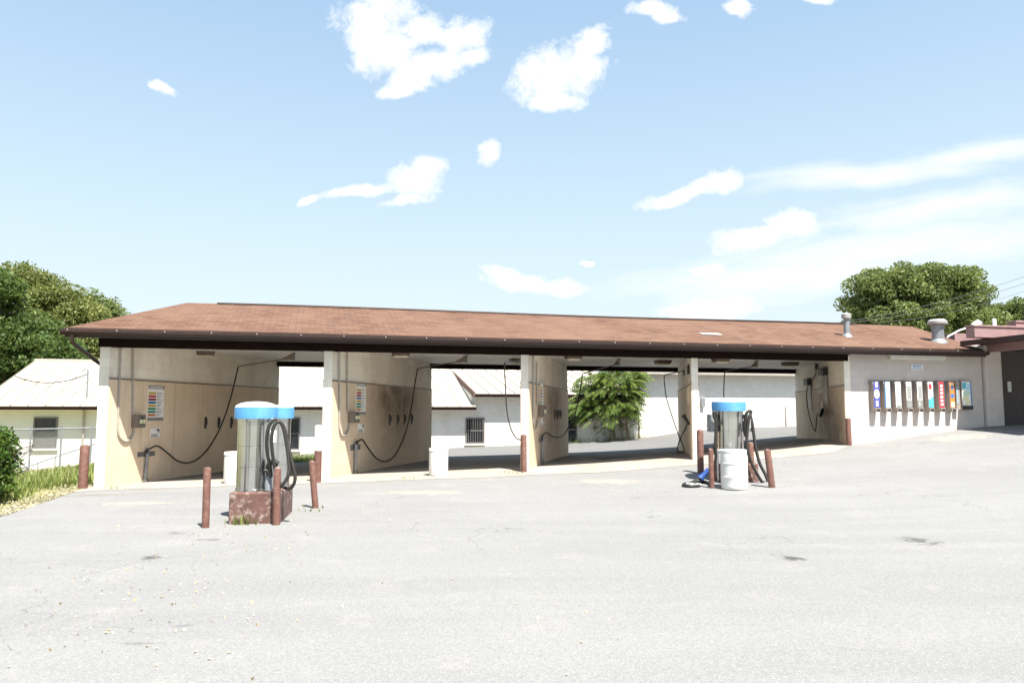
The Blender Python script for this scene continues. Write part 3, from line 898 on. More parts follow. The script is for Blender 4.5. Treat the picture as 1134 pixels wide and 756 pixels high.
    P = [wl(4, 1, *c9(*q), .12) for q in [(168, 36), (168, 110), (164, 150), (135, 195)]]
    a, w, ang, L = wall_frame(4, 1); m = Vector((-w.y, w.x, 0))
    def on4(q, o=.12): return onplane(*c9(*q), a + m * o, m)
    pts = [on4(q) for q in [(102, 235), (96, 300), (104, 400), (125, 500), (150, 570), (163, 592), (170, 560), (176, 490), (186, 446)]]
    e = thing('foam_hose', 'thin dark hose hanging in a long loop in the right-hand bay', 'hose', pts[0])
    G().tube([p - pts[0] for p in spline(pts, 6)], .016, 8).build('hose', M['hose'], e, smooth=True)
    pts = [on4(q, .06) for q in [(170, 30), (170, 90), (168, 130), (150, 165), (138, 180)]]
    e = thing('supply_pipe', 'dark supply pipe bending down from the right-hand bay ceiling', 'pipe', pts[0])
    G().tube([p - pts[0] for p in spline(pts, 6)], .022, 8).build('pipe', M['plate_grey'], e, smooth=True)
    q = on4((172, 78), .08); G().box(-.06, .06, -.04, .04, -.09, .09).build('valve', M['black'], e, loc=q - pts[0], rz=ang, bevel=.01)
    p = on4((232, 445), .05)
    e = thing('wash_brush', 'black wash brush hung on pale bracket in the right-hand bay', 'brush', p, ang)
    G().tube([(-.16, .06, .10), (-.03, .07, 0), (.10, .08, -.10)], [.05, .06, .045], 10).build('brush_head', M['black'], e, smooth=True)
    G().tube([(.0, .05, -.02), (.25, .05, .0)], .02, 8).build('handle', M['black'], e)
    G().tube([(.05, .03, .0), (.06, .03, .35)], .03, 8).build('holder', M['cream'], e)
    G().box(.0, .42, .022, .06, -.02, .02).build('bracket', M['cream'], e)
    ta, za = wl(4, 1, *c9(195, 290)); tb, zb = wl(4, 1, *c9(222, 200))
    e = wall_item('notice_strip', 'faint pale notice between two equipment boxes in the right-hand bay', 'notice', 4, 1, (ta + tb) / 2, (za + zb) / 2)
    x, h = abs(tb - ta) / 2, abs(zb - za) / 2
    G().box(-x, x, .021, .028, -h, h).build('plate', M['cream'], e); G().box(-x * .8, x * .8, .0285, .030, -h * .9, h * .9).build('print', M['conduit'], e)

    # floor mat clips
    def clip_mesh(e):
        G().box(-.035, .035, -.045, -.021, -.15, .15).build('back_plate', M['black'], e, bevel=.006)
        G().tube([(0, -.03, .10), (0, -.065, .10), (0, -.072, .04), (0, -.065, -.06)], .016, 8).build('jaw', M['rubber'], e, smooth=True)
    first = None
    spots = {0: [(226.4, 467.6), (241, 467.6), (255, 467.6), (268.5, 467.4)], 1: [(430.5, 464.5), (439.3, 464.3), (447.2, 464), (454.8, 463.5)], 2: [(613.5, 459), (616.4, 458.6), (619.2, 458.4)]}
    orders = ['nearest the front', 'second from the front', 'third from the front', 'farthest back']
    for k, ps in spots.items():
        for i, (px, py) in enumerate(ps):
            t, z = wl(k, -1, px, py)
            bay = ['leftmost', 'second', 'third'][k]
            lab = 'black mat clip on the %s bay wall, %s' % (bay, orders[i] if len(ps) == 4 else ['nearest the front', 'middle of three', 'farthest back'][i])
            if first is None:
                first = e = wall_item('mat_clip', lab, 'mat clip', k, -1, t, z, 'mat clips on the bay walls'); clip_mesh(e)
            else:
                e = copy_tree(first); e['label'] = lab
                a, w, ang, L = wall_frame(k, -1); p = a + w * t
                e.location = (p.x, p.y, z); e.rotation_euler[2] = ang

    # ceiling lamps
    def lamp_mesh(e):
        G().prism([(-.21, -.13, -.11), (.21, -.13, -.11), (.21, .13, -.11), (-.21, .13, -.11)], [(-.24, -.16, 0), (.24, -.16, 0), (.24, .16, 0), (-.24, .16, 0)]).build('housing', M['lamp_house'], e, bevel=.006)
        G().prism([(-.15, -.08, -.155), (.15, -.08, -.155), (.15, .08, -.155), (-.15, .08, -.155)], [(-.19, -.12, -.111), (.19, -.12, -.111), (.19, .12, -.111), (-.19, .12, -.111)]).build('lens', M['lens'], e, bevel=.008)
    first = None
    for px, py, lab in [(227, 389, 'ceiling lamp under the front beam of the leftmost bay'), (444, 389.5, 'ceiling lamp near the front of the second bay from left'), (573, 397.5, 'dark ceiling lamp against the third post, in the second bay'),
                        (635, 393, 'ceiling lamp near the front of the third bay beside the boom'), (734, 399, 'ceiling lamp on the right side of the third bay'), (798, 396.5, 'ceiling lamp at the left front of the right-hand bay'), (875, 401, 'ceiling lamp near the office wall of the right-hand bay')]:
        p = atz(px, py, 3.2)
        if first is None:
            first = e = thing('ceiling_lamp', lab, 'lamp', (p.x, p.y, 3.2), A, 'square lamps on the bay ceiling'); lamp_mesh(e)
        else:
            e = copy_tree(first); e.location = (p.x, p.y, 3.2); e['label'] = lab

    # floor drain
    p = gp(687, 506.5)
    e = thing('floor_drain', 'dark slotted drain grate in the third bay floor', 'drain', (p.x, p.y, gz(p.x, p.y) + .008), A)
    G().box(-.55, .55, -.32, .32, 0, .006).build('pit', M['black'], e)
    g = G()
    for i in range(14): g.box(-.54 + i * .08, -.50 + i * .08, -.31, .31, .0065, .016)
    g.build('grate', M['grille'], e); G().box(-.60, -.551, -.37, .37, 0, .014).box(.551, .60, -.37, .37, 0, .014).box(-.55, .55, -.37, -.321, 0, .014).box(-.55, .55, .321, .37, 0, .014).build('frame', M['plate_grey'], e)

# ------------------------------------------------------------------ things standing on the lot
def build_lot():
    grp = 'brown steel bollards around the lot'
    # base spot, top height px, diameter, lean of the top in px, label
    data = [((91.5, 541), 493, .19, 0, 'thick brown bollard in the grass beside the leftmost pier', None),
            ((227.5, 584), 518, .105, 0, 'slim brown bollard standing left of the left vacuum', None),
            ((306, 581), 518, .108, 0, 'slim brown bollard in front of the painted block of the left vacuum', None),
            ((349.5, 562.5), 510, .105, -5.5, 'leaning slim brown bollard right of the left vacuum', None),
            ((351.5, 534), 470.5, .16, 0, 'brown bollard with a white top against the second pier', 'white'),
            ((580.2, 522.5), 481.5, .145, 0, 'brown bollard at the left edge of the third pier', None),
            ((776, 524), 476, .15, 0, 'tall brown bollard in front of the fourth pier', None),
            ((788.3, 540.5), 497, .105, 0, 'slim brown bollard left of the white drum', None),
            ((855, 539.5), 497.5, .135, -4, 'slightly tilted brown bollard right of the right vacuum hoses', None),
            ((832.5, 533), 490, .125, 0, 'brown bollard half hidden behind the white drum and right vacuum', None),
            ((940.5, 493), 463, .145, 0, 'brown bollard at the corner of the office wall', None)]
    for i, ((px, py), ty, d, lean, lab, top) in enumerate(data):
        p = gp(px, py); dist = (p - CAM).y
        h = at_depth(px, ty, p.y).z - p.z
        e = thing('bollard', lab, 'bollard', (p.x, p.y, p.z - .01), random.uniform(0, 6), grp)
        lx = lean / F * dist / h
        e.rotation_euler = (0, 0, 0)
        if lean: e.rotation_euler[1] = atan(lx)
        else: e.rotation_euler = (random.uniform(-.006, .006), random.uniform(-.008, .008), 0)
        r = d / 2
        if top:
            z1 = h * .56
            G().lathe([(r, -.05), (r, z1)], n=24).build('post', M['rust'], e, smooth=True)
            G().lathe([(r * 1.02, z1 + .001), (r * 1.02, h - .02), (r * .9, h - .003), (r * .5, h + .01)], n=24).build('cap', M['white_plastic'], e, smooth=True)
        else:
            G().lathe([(r, -.05), (r, h - .012), (r * .93, h)], n=24).build('post', M['rust'], e, smooth=True)
            G().lathe([(r * .90, h + .0005), (r * .80, h + .010), (r * .4, h + .022), (r * .1, h + .025)], n=24).build('concrete_fill', M['base_paint'], e, smooth=True)

    # ---- left vacuum island
    p = gp(252.5, 580.5); b = gp(307, 582)
    lf = p.copy(); ang = radians(8.0); X = Vector((cos(ang), sin(ang), 0)); Yv = Vector((-sin(ang), cos(ang), 0))
    wd = .735; dp = 1.28
    o = lf; zt = at_depth(252.5, 545.5, lf.y).z - lf.z
    e = thing('vacuum_station', 'twin-drum steel vacuum with blue cap on a chipped brown block, long black hose', 'vacuum', (o.x, o.y, o.z), ang, 'car vacuums on the lot')
    G().box(0, wd, 0, dp, -.05, zt).build('concrete_base', M['base_paint'], e, bevel=.025)
    c1 = (.285, .36); c2 = (.50, .81); R = .262
    zb = zt + .002; zc = at_depth(280, 463.5, lf.y + .1).z - lf.z
    def drum(c, R, zb, zc, parent, panel=True):
        pf = [(R + .012, zb), (R + .012, zb + .03), (R, zb + .035), (R, zb + .06)]
        H = zc - zb
        for q in (.33, .62):
            pf += [(R, zb + H * q - .03), (R, zb + H * q - .007), (R - .004, zb + H * q - .004), (R - .004, zb + H * q + .004), (R, zb + H * q + .007), (R, zb + H * q + .03)]
        pf += [(R, zc - .08), (R, zc - .05), (R + .008, zc - .045), (R + .008, zc + .02)]
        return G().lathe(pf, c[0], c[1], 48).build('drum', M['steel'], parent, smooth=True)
    d1 = drum(c1, R, zb, zc, e); d2 = drum(c2, R * .92, zb, zc, e)
    # flat control panel between the drums on the right
    T = Matrix.Translation((c1[0] + .20, c1[1] - .10, 0)) @ Matrix.Rotation(radians(38), 4, 'Z')
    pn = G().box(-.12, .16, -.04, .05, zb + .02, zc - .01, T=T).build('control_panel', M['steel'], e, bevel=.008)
    for zz in (.28, .40):
        g = G().lathe([(.028, 0), (.028, .02), (.015, .03)], n=14)
        k = g.build('coin_knob', M['black'], pn, smooth=True); k.location = T @ Vector((-.05, -.04, zc - zz)); k.rotation_euler = (radians(90), 0, radians(38))
    G().box(.0, .11, -.05, -.041, zc - .36, zc - .18, T=T).build('instruction_plate', M['print_white'], pn)
    # cap: blue band and white dome over each drum
    def cap(c, Rc, z0, band, dome, parent):
        b_ = G().lathe([(Rc - .02, z0 - .002), (Rc, z0), (Rc + .004, z0 + band * .5), (Rc, z0 + band)], c[0], c[1], 56).build('cap_band', M['blue'], parent, smooth=True)
        pf = [(Rc - .004, z0 + band + .001)]
        for i in range(1, 9):
            a = i / 9 * pi / 2; pf.append(((Rc - .01) * cos(a), z0 + band + .004 + dome * sin(a)))
        G().lathe(pf, c[0], c[1], 56).build('dome', M['white_plastic'], b_, smooth=True)
    cap(c1, .315, zc, .172, .085, e)
    cap(c2, .285, zc, .170, .035, e)
    # hose inlet: elbow and clear dust cup
    q = Vector((c1[0] + .27, c1[1] - .23, zb + .30))
    G().lathe([(.055, 0), (.055, .20), (.045, .22)], q.x - .02, q.y, 16).build('dust_cup', M['galv'], e, smooth=True).location = (0, 0, zb + .01)
    G().tube(spline([(q.x - .02, q.y, zb + .21), (q.x - .02, q.y, zb + .38), (q.x + .04, q.y - .03, zb + .44), (q.x + .12, q.y - .02, zb + .40)], 5), .042, 10).build('inlet_elbow', M['rubber'], e, smooth=True)
    # hose loops, hung from a hook below the cap: built where they hang
    def vac_hose(e, base, ang, pix, depths, r, mat='hose', name='hose'):
        X = Vector((cos(ang), sin(ang), 0)); Y = Vector((-sin(ang), cos(ang), 0)); P = []
        for (px, py), d in zip(pix, depths):
            v = at_depth(px, py, base.y + d) - base
            P.append(Vector((v.dot(X), v.dot(Y), v.z)))
        g = G(); pts = spline(P, 10)
        # corrugated: alternating radius
        rr = [r * (1.0 if i % 2 else .93) for i in range(len(pts))]
        g.tube(pts, rr, 10)
        return g.build(name, M[mat], e, smooth=True, angle=60)
    cz = lambda x, y: (240 + x / 5.04, 435 + y / 5.04)
    loop1 = [(262, 430), (290, 440), (300, 470), (290, 420), (278, 340), (280, 260), (292, 190), (318, 152), (345, 160), (372, 230), (396, 330), (408, 420), (396, 480), (370, 505)]
    loop1 = [(262, 432), (285, 436), (303, 466), (300, 420), (284, 345), (278, 270), (288, 195), (314, 154), (338, 150), (372, 185), (396, 270), (412, 350), (434, 440), (436, 490), (415, 528), (380, 528), (350, 500), (328, 440), (312, 340), (306, 260), (318, 190), (346, 160), (372, 196), (392, 300), (404, 400), (398, 462), (372, 506), (352, 520)]
    n = len(loop1)
    vac_hose(e, o, ang, [cz(*q) for q in loop1], [.10 + .035 * sin(i * .9) - .10 * (i / n) for i in range(n)], .026)
    G().tube([(c1[0] + .20, c1[1] - .12, zc - .02), (c1[0] + .30, c1[1] - .30, zc - .05), (c1[0] + .30, c1[1] - .36, zc + .0)], .014, 8).build('hose_hook', M['galv'], e)
    # weeds at its foot
    weeds('weed_tuft', [(gp(270, 580), .22, .14, 60)], 'dry green weed tuft at the foot of the brown block', M['grass'], h=.16)

    # ---- right vacuum
    p = gp(814, 534); o = Vector((p.x * (p.y + .25) / p.y, p.y + .25, p.z)); ang = radians(4)
    dz = (o.y) / F
    e = thing('vacuum_station', 'single-drum steel vacuum with blue cap and grey side boxes behind a white drum', 'vacuum', o, ang, 'car vacuums on the lot')
    sc = o.y / F
    zt = at_depth(814, 513, o.y - .3).z - o.z
    G().box(-.40, .40, -.34, .40, -.06, zt).build('concrete_base', M['base_paint'], e, bevel=.025)
    zc = at_depth(809, 455, o.y).z - o.z; xc = (809 - 814) * sc
    Rd = 14.8 * sc; drum((xc, .0), Rd, zt + .002, zc, e)
    cap((xc, .0), 18.3 * sc, zc, .20, .085, e)
    for sx, lab in ((-1, 'left'), (1, 'right')):
        x = xc + sx * (20 * sc)
        bx = G().box(x - .055, x + .055, -.14, .14, zc - .45, zc - .07).build('side_box', M['galv'], e, bevel=.012)
        G().box(x - .04, x + .04, -.148, -.141, zc - .38, zc - .18).build('label_plate', M['grey_metal'], bx)
        G().tube([(x, 0, zc - .20), (xc, 0, zc - .20)], .03, 8).build('bracket', M['galv'], bx)
    c8 = lambda x, y: (760 + x / 6.3, 430 + y / 6.3)
    H = [(400, 250), (412, 350), (408, 240), (418, 165), (438, 150), (450, 165), (430, 230), (420, 330), (424, 420), (450, 520), (500, 610), (540, 662), (566, 640), (545, 600), (500, 510), (478, 400), (468, 310)]
    H = [(400, 240), (414, 330), (412, 250), (418, 180), (440, 156), (452, 168), (436, 215), (424, 320), (424, 410), (452, 510), (500, 606), (540, 662), (568, 652), (552, 600), (512, 520), (486, 420), (472, 330), (462, 250), (448, 190)]
    dd = [-.25, -.32, -.34, -.36, -.36, -.36, -.38, -.38, -.40, -.42, -.44, -.40, -.35, -.30, -.25, -.2, -.16, -.12, -.08]
    vac_hose(e, o, ang, [c8(*q) for q in H], dd, .034)
    H = [(222, 250), (206, 190), (200, 165), (190, 175), (208, 240), (206, 320), (202, 400), (206, 470), (196, 540), (170, 600)]
    vac_hose(e, o, ang, [c8(*q) for q in H], [-.22, -.28, -.30, -.3, -.3, -.3, -.3, -.28, -.25, -.2], .034)
    G().tube(spline([Vector((x, -.1, z)) for x, z in [(xc - 20 * sc, zc - .4), (xc - 24 * sc, zc - .42), (xc - 29 * sc, zc - .22), (xc - 31 * sc, zc - .15), (xc - 32.5 * sc, zc - .22)]], 5), .008, 6).build('wire', M['galv'], e, smooth=True)

    # white drum in front of it
    p = gp(813.5, 541); h = at_depth(813.5, 497.5, p.y).z - p.z; r = 14.6 / F * p.y
    e = thing('plastic_drum', 'large white plastic drum in front of the right vacuum', 'drum', p)
    pf = [(r * .93, 0), (r * .97, .02)] + [(r * .985 + .012 * sin(q * 9) * 0, q * h) for q in (.1, .28)] + [(r * 1.012, h * .305), (r * 1.012, h * .32), (r * .985, h * .335), (r * .985, h * .36), (r * .985, h * .61), (r * .985, h * .63), (r * 1.012, h * .645), (r * 1.012, h * .66), (r * .985, h * .675), (r * .985, h * .70), (r * .97, h * .86), (r * .92, h * .93)]
    G().lathe(pf, n=48).build('body', M['white_plastic'], e, smooth=True)
    G().lathe([(r * .92, h * .931), (r * .95, h * .94), (r * .95, h * .985), (r * .90, h), (r * .2, h * .97)], n=48).build('lid', M['print_white'], e, smooth=True)
    # white cans in the bays
    def can(px, py, ty, wpx, lab, grp='white trash cans by the bays'):
        p = gp(px, py); h = at_depth(px, ty, p.y).z - p.z; r = wpx / 2 / F * p.y
        e = thing('trash_can', lab, 'trash can', p, 0, grp)
        G().lathe([(r * .93, 0), (r * .97, .015), (r * .97, h * .08), (r, h * .14), (r, h * .80), (r * .97, h * .9)], n=40).build('body', M['white_plastic'], e, smooth=True)
        G().lathe([(r * .98, h * .901), (r * 1.02, h * .91), (r * 1.02, h * .97), (r * .97, h), (r * .86, h), (r * .84, h * .96), (r * .3, h * .955)], n=40).build('rim', M['print_white'], e, smooth=True)
    can(485.5, 526.5, 496, 21, 'white cylindrical trash can standing alone at the second bay')
    can(259.5, 535, 500, 23, 'white trash can half hidden behind the left vacuum')
    can(801, 533, 497, 13, 'narrow white can mostly hidden behind the white drum')
    # nozzle and blue bag with the hose end on the ground, left of the right vacuum
    base = gp(776, 536)
    e = thing('vacuum_nozzle', 'blue vacuum nozzle with black hose end lying left of the white drum', 'nozzle', base)
    def loc(px, py, d): return at_depth(px, py, base.y + d) - base
    g = G().tube(spline([loc(786, 520, .25), loc(781, 526, .15), loc(776, 531, .0), loc(768, 534, 0), loc(764, 535.5, .1)], 6), [.045] * 25, 10)
    G().tube([loc(785, 519.5, .0), loc(779, 526, 0), loc(775.5, 529.5, 0)], [.05, .06, .085], 12).build('nozzle', M['bag_blue'], e, smooth=True)
    g.build('hose_end', M['rubber'], e, smooth=True)
    pts = [gp(x, y) + Vector((0, 0, .035)) - base for x, y in [(786, 537), (778, 535), (768, 537), (760, 537), (757, 539), (764, 540), (775, 539.5)]]
    G().tube(spline(pts, 6), .034, 10).build('loose_hose', M['rubber'], e, smooth=True)
    g = G(); RR = random.Random(4)
    for i in range(26):
        a = i / 26 * 2 * pi
    q = gp(768, 537.5) - base
    ring = [(q.x + .16 * cos(a) * (1 + .3 * sin(3 * a)), q.y + .12 * sin(a) * (1 + .25 * cos(2 * a)), q.z) for a in np.linspace(0, 2 * pi, 14, endpoint=False)]
    G().prism(ring, [(x * 1.0 + .0, y, z + .03 + .04 * RR.random()) for x, y, z in ring]).build('rag', M['print_white'], e, bevel=.01)

def weeds(name, spots, label, m, h=.2, kind=None, cat='weed', group=None):
    g = G(); rg = np.random.default_rng(5)
    for p, rx, ry, cnt in spots:
        for _ in range(cnt):
            x, y = p.x + rg.normal() * rx * .5, p.y + rg.normal() * ry * .5
            z = gz(x, y) - .01; a = rg.uniform(0, 2 * pi); hh = h * rg.uniform(.35, 1.1); l = rg.uniform(.1, .8) * hh
            w = .008 + .010 * rg.random(); c, s = cos(a), sin(a)
            g.add([(x - s * w, y + c * w, z), (x + s * w, y - c * w, z), (x + c * l * .45 + s * w * .7, y + s * l * .45 - c * w * .7, z + hh * .65), (x + c * l * .45 - s * w * .7, y + s * l * .45 + c * w * .7, z + hh * .65), (x + c * l, y + s * l, z + hh * .95)], [(0, 1, 2, 3), (3, 2, 4)])
    o = g.build(name, m, uv=False, fix=False)
    return tag(o, label, cat, group, kind)

# ------------------------------------------------------------------ vending wall, awning wing
def S(px, py, n):
    p = onplane(px, py, W(0, n), N); s, _ = SN(p); return s, p.z

def build_right():
    cv = lambda x, y: (960 + x / 9.072, 415 + y / 9.072)
    grp = 'coin vending boxes on the office wall'
    looks = ['deep blue vending box with white oval, leftmost on the office wall', 'pale blue vending box beside the deep blue one', 'plain white vending box, third from the left',
             'grey and white vending box directly right of the plain white one', 'grey and white vending box directly left of the teal-bottomed one', 'vending box with red top and teal bottom', 'bright red vending box with white marks', 'orange vending box with a blue dot, last of the narrow ones']
    for k in range(8):
        s0, zt = S(*cv(58 + 109 * k, 58), -.15); s1, zb = S(*cv(58 + 109 * k, 372), -.15)
        h = zt - zb; wd = .195 - .003 * k
        p = W(s0, -.012, zb)
        e = thing('vending_box', looks[k], 'vending box', p, A, grp)
        body = G()
        pr = [(0, 0), (-.15, .03), (-.15, h * .86), (-.10, h), (0, h)]
        body.prism([(0, y, z) for y, z in pr], [(wd, y, z) for y, z in pr]).build('cabinet', M['vend_body'], e, bevel=.005)
        y0, y1 = -.158, -.151
        zf0, zf1 = h * .14, h * .96
        def pan(x0, x1, z0, z1, m, name='print', d=0):
            return G().box(.01 + x0 * (wd - .02), .01 + x1 * (wd - .02), y0 - d, y1 - d + (.004 if d else 0), zf0 + z0 * (zf1 - zf0), zf0 + z1 * (zf1 - zf0)).build(name, M[m], e)
        front = ['navy', 'sky', 'print_white', 'print_white', 'print_white', 'print_white', 'red', 'orange'][k]
        pan(0, 1, 0, 1, front, 'front_panel')
        g = G()
        def mk(x0, x1, z0, z1, m, name='print'):
            return G().box(.01 + x0 * (wd - .02), .01 + x1 * (wd - .02), -.163, -.1585, zf0 + z0 * (zf1 - zf0), zf0 + z1 * (zf1 - zf0)).build(name, M[m], e)
        if k == 0:
            T = Matrix.Translation((wd / 2, -.1585, zf0 + .53 * (zf1 - zf0))) @ Matrix.Rotation(radians(90), 4, 'X')
            g.lathe([(.085, 0), (.085, .004)], n=28); g.v = [tuple(T @ Vector((x, y * 1.55, z))) for x, y, z in g.v]; g.build('print', M['print_white'], e)
            for a in (.06, .14, .22, .80, .88, .95): mk(.25, .75, a, a + .045, 'print_white')
        elif k == 1:
            mk(.1, .9, .78, .97, 'print_white'); mk(.3, .7, .1, .7, 'pale_green'); mk(.0, .15, .0, 1, 'print_blue')
        elif k == 2:
            for i in range(7): mk(.55 - .2 * (i % 2), .75, .18 + i * .1, .23 + i * .1, 'print_grey')
            mk(.1, .9, 0, .10, 'print_grey')
        elif k in (3, 4):
            mk(.0, 1, .0, .30, 'print_grey'); 
            for i in range(9): mk(.10 + .05 * ((i * 3 + k) % 3), .92, .33 + i * .058, .37 + i * .058, 'print_grey')
            mk(.25, .8, .08, .22, 'print_white'); mk(.1, .6, .88, .97, 'cream')
        elif k == 5:
            mk(0, 1, 0, .33, 'teal'); mk(.12, .75, .72, .92, 'red'); mk(.5, 1, .33, .42, 'teal'); mk(.2, .8, .50, .66, 'pale_green')
        elif k == 6:
            for i in range(6): mk(.22, .78, .08 + i * .145, .17 + i * .145, 'print_white')
        else:
            T = Matrix.Translation((wd * .5, -.1585, zf0 + .46 * (zf1 - zf0))) @ Matrix.Rotation(radians(90), 4, 'X')
            g.lathe([(.065, 0), (.065, .004)], n=24); g.v = [tuple(T @ Vector(v)) for v in g.v]; g.build('print', M['print_blue'], e)
            mk(.1, .9, .02, .22, 'cream'); mk(.2, .8, .70, .82, 'print_blue'); mk(.1, .9, .86, .97, 'cream')
        G().box(.01, wd - .01, -.20, -.152, .005, zf0 - .02).build('tray', M['vend_body'], e, bevel=.004)
        G().box(.03, wd - .03, -.204, -.2005, .02, zf0 - .04).build('tray_flap', M['black'], e)
    # rail they hang on
    s0, zt = S(*cv(12, 50), -.005); s1, zt2 = S(*cv(945, 50), -.005); z2 = S(*cv(12, 85), -.005)[1]
    e = tag(G().box(0, s1 - s0, -.011, -.001, -.14, 0).build('mounting_rail', M['vend_body'], loc=W(s0, -.001, zt), rz=A, bevel=.003), 'brown rail along the tops of the vending boxes', 'rail')
    # flat panel and the big display
    s0, zt = S(*cv(884, 62), -.13); s1, zb = S(*cv(940, 350), -.13)
    e = thing('instruction_panel', 'flat brown panel with faint blue lines between the narrow boxes and wide display', 'panel', W(s0, -.012, zb), A)
    wd, h = s1 - s0, zt - zb
    G().box(0, wd, -.13, 0, 0, h).build('board', M['vend_body'], e, bevel=.004)
    G().box(wd * .05, wd * .7, -.134, -.1305, h * .18, h * .86).build('notice', M['sign_grey'], e)
    g = G()
    for i in range(10): g.box(wd * .12, wd * (.5 + .1 * (i % 2)), -.137, -.1345, h * (.22 + i * .062), h * (.245 + i * .062))
    g.build('lettering', M['sky'], e)
    s0, zt = S(*cv(942, 55), -.12); s1, zb = S(*cv(1060, 350), -.12)
    wd, h = s1 - s0, zt - zb
    e = thing('vending_box', 'wide vending display with pale teal and yellow front, rightmost on the wall', 'vending box', W(s0, -.012, zb), A, grp)
    G().box(0, wd, -.12, 0, 0, h).build('cabinet', M['vend_body'], e, bevel=.006)
    G().box(wd * .04, wd * .86, -.126, -.1205, h * .15, h * .96).build('front_panel', M['print_white'], e)
    G().box(wd * .88, wd * .97, -.126, -.1205, h * .15, h * .96).build('side_stripe', M['print_blue'], e)
    g = [(.06, .5, .72, .93, 'teal'), (.42, .82, .66, .90, 'sky'), (.08, .8, .5, .64, 'pale_green'), (.1, .6, .34, .48, 'pale_yellow'), (.3, .84, .18, .32, 'pale_yellow')]
    for i, (a, b, c, d, m) in enumerate(g): G().box(wd * a, wd * b, -.1295 - .0004 * i, -.1265, h * c, h * d).build('print', M[m], e)
    G().box(wd * .03, wd * .97, -.16, -.1205, .01, h * .13).build('tray', M['black'], e, bevel=.005)
    # small notice and tube lamp above
    s0, zt = S(1009, 403.3, -.02); s1, zb = S(1022.5, 409.7, -.02); wd, h = s1 - s0, zt - zb
    e = thing('notice_plate', 'small white notice above the vending boxes', 'notice', W(s0, -.004, zb), A)
    G().box(0, wd, -.02, 0, 0, h).build('plate', M['print_white'], e, bevel=.003)
    g = G().box(wd * .15, wd * .3, -.0225, -.0205, h * .55, h * .85)
    for i in range(4): g.box(wd * (.35 + .13 * i), wd * (.44 + .13 * i), -.0225, -.0205, h * .55, h * .8)
    for i in range(7): g.box(wd * (.08 + .12 * i), wd * (.17 + .12 * i), -.0225, -.0205, h * .2, h * .35)
    g.build('lettering', M['print_blue'], e)
    s0, zt = S(988, 394.2, -.15); s1, zb = S(1049.5, 397.4, -.15); wd = s1 - s0
    e = thing('tube_lamp', 'long white tube lamp fixture under the eave above the vending boxes', 'lamp', W(s0, -.004, zb), A)
    G().box(0, wd, -.10, 0, .03, .10).build('housing', M['print_white'], e, bevel=.006)
    G().tube([(.03, -.05, .0), (wd - .03, -.05, .0)], .022, 10).build('tube', M['print_white'], e, smooth=True)
    for x in (.0, wd - .03): G().box(x, x + .03, -.09, -.01, -.028, .029).build('end_cap', M['cream'], e)

    # ---- the awning wing at the far right
    e = thing('carport_wing', 'mauve-trimmed wing with dark deep canopy at the right end', 'carport', W(23, 0), A)
    z0 = 0
    def B(name, m, x0, x1, y0, y1, a, b, par=None, bev=.008): return G().box(x0 - 23, x1 - 23, y0, y1, a, b).build(name, M[m], par or e, bevel=bev)
    B('canopy', 'mauve_dark', 22.85, 33, -3.3, .1, 3.60, 3.66)
    B('canopy', 'mauve_dark', 24.3, 33, .101, 3.5, 3.60, 3.66)
    B('canopy_edge', 'dark_brown', 22.80, 22.849, -3.349, .1, 3.54, 3.69)
    B('canopy_edge', 'dark_brown', 22.85, 33.02, -3.35, -3.3, 3.54, 3.69)
    B('fascia', 'mauve', 23.9, 33, -3.1, -2.95, 3.28, 3.598)
    B('fascia', 'mauve', 23.55, 23.7, -3.1, 1.2, 3.36, 3.598)
    B('soffit', 'dark_wall', 23.72, 33, -2.94, 3.4, 3.55, 3.598)
    zg = float(gz_sn(24, .5)) - .2
    B('back_wall', 'dark_wall', 24.1, 33, 1.1, 1.3, zg, 3.54)
    B('column', 'cmu_pink', 23.46, 24.08, -.10, 1.25, zg, 3.595, bev=.06)
    q = S(1117.5, 428, 1.08); B('outlet_plate', 'print_white', q[0] - .07, q[0] + .07, 1.06, 1.098, q[1] - .16, q[1] + .16, bev=.004)
    # parapet blocks on top
    for (x0, y0, x1, y1, n, dd) in [(1079, 361.5, 1180, 376, -.9, .3), (1125, 356.8, 1180, 366, -.55, .3)]:
        a = S(x0, y0, n); b = S(x1, y0, n)
        pb = B('parapet', 'mauve', a[0], min(b[0], 33), n, n + dd, 3.701, a[1])
        B('coping', 'mauve', a[0] - .03, min(b[0], 33) + .02, n - .03, n + dd + .02, a[1] + .001, a[1] + .05, par=pb)
    a = S(1057, 369, 2.6); b = S(1080, 379, 2.6)
    B('parapet', 'mauve', a[0], b[0] + .3, 2.6, 4.2, 3.701, a[1])
    # corner post at the edge of the canopy, outside the frame to the right
    B('post', 'mauve_dark', 31.6, 31.75, -3.0, -2.85, float(gz_sn(31.6, -3)) - .1, 3.3)
    # white pipe arm with lamp head, white stub pipe
    n = 1.9
    def PT(px, py): s, z = S(px, py, n); return W(s, n, z)
    b = PT(1049, 373)
    e = thing('lamp_arm', 'white slanting lamp arm with small hood beside the wide roof vent', 'lamp', b)
    G().tube([Vector((0, 0, -.15)), Vector((0, 0, 0)), PT(1062, 366) - b, PT(1077, 361.2) - b], .03, 10).build('arm', M['white_plastic'], e, smooth=True)
    c = PT(1080, 359.5) - b; d = (U * .5 + Vector((0, 0, .12))).normalized()
    G().tube([c - d * .14, c + d * .02, c + d * .14], [.06, .11, .13], 14).build('hood', M['white_plastic'], e, smooth=True)
    G().tube([c + d * .141, c + d * .26], [.10, .07], 12).build('lamp_head', M['grille'], e, smooth=True)
    s, z = S(1100.8, 353, -.1); 
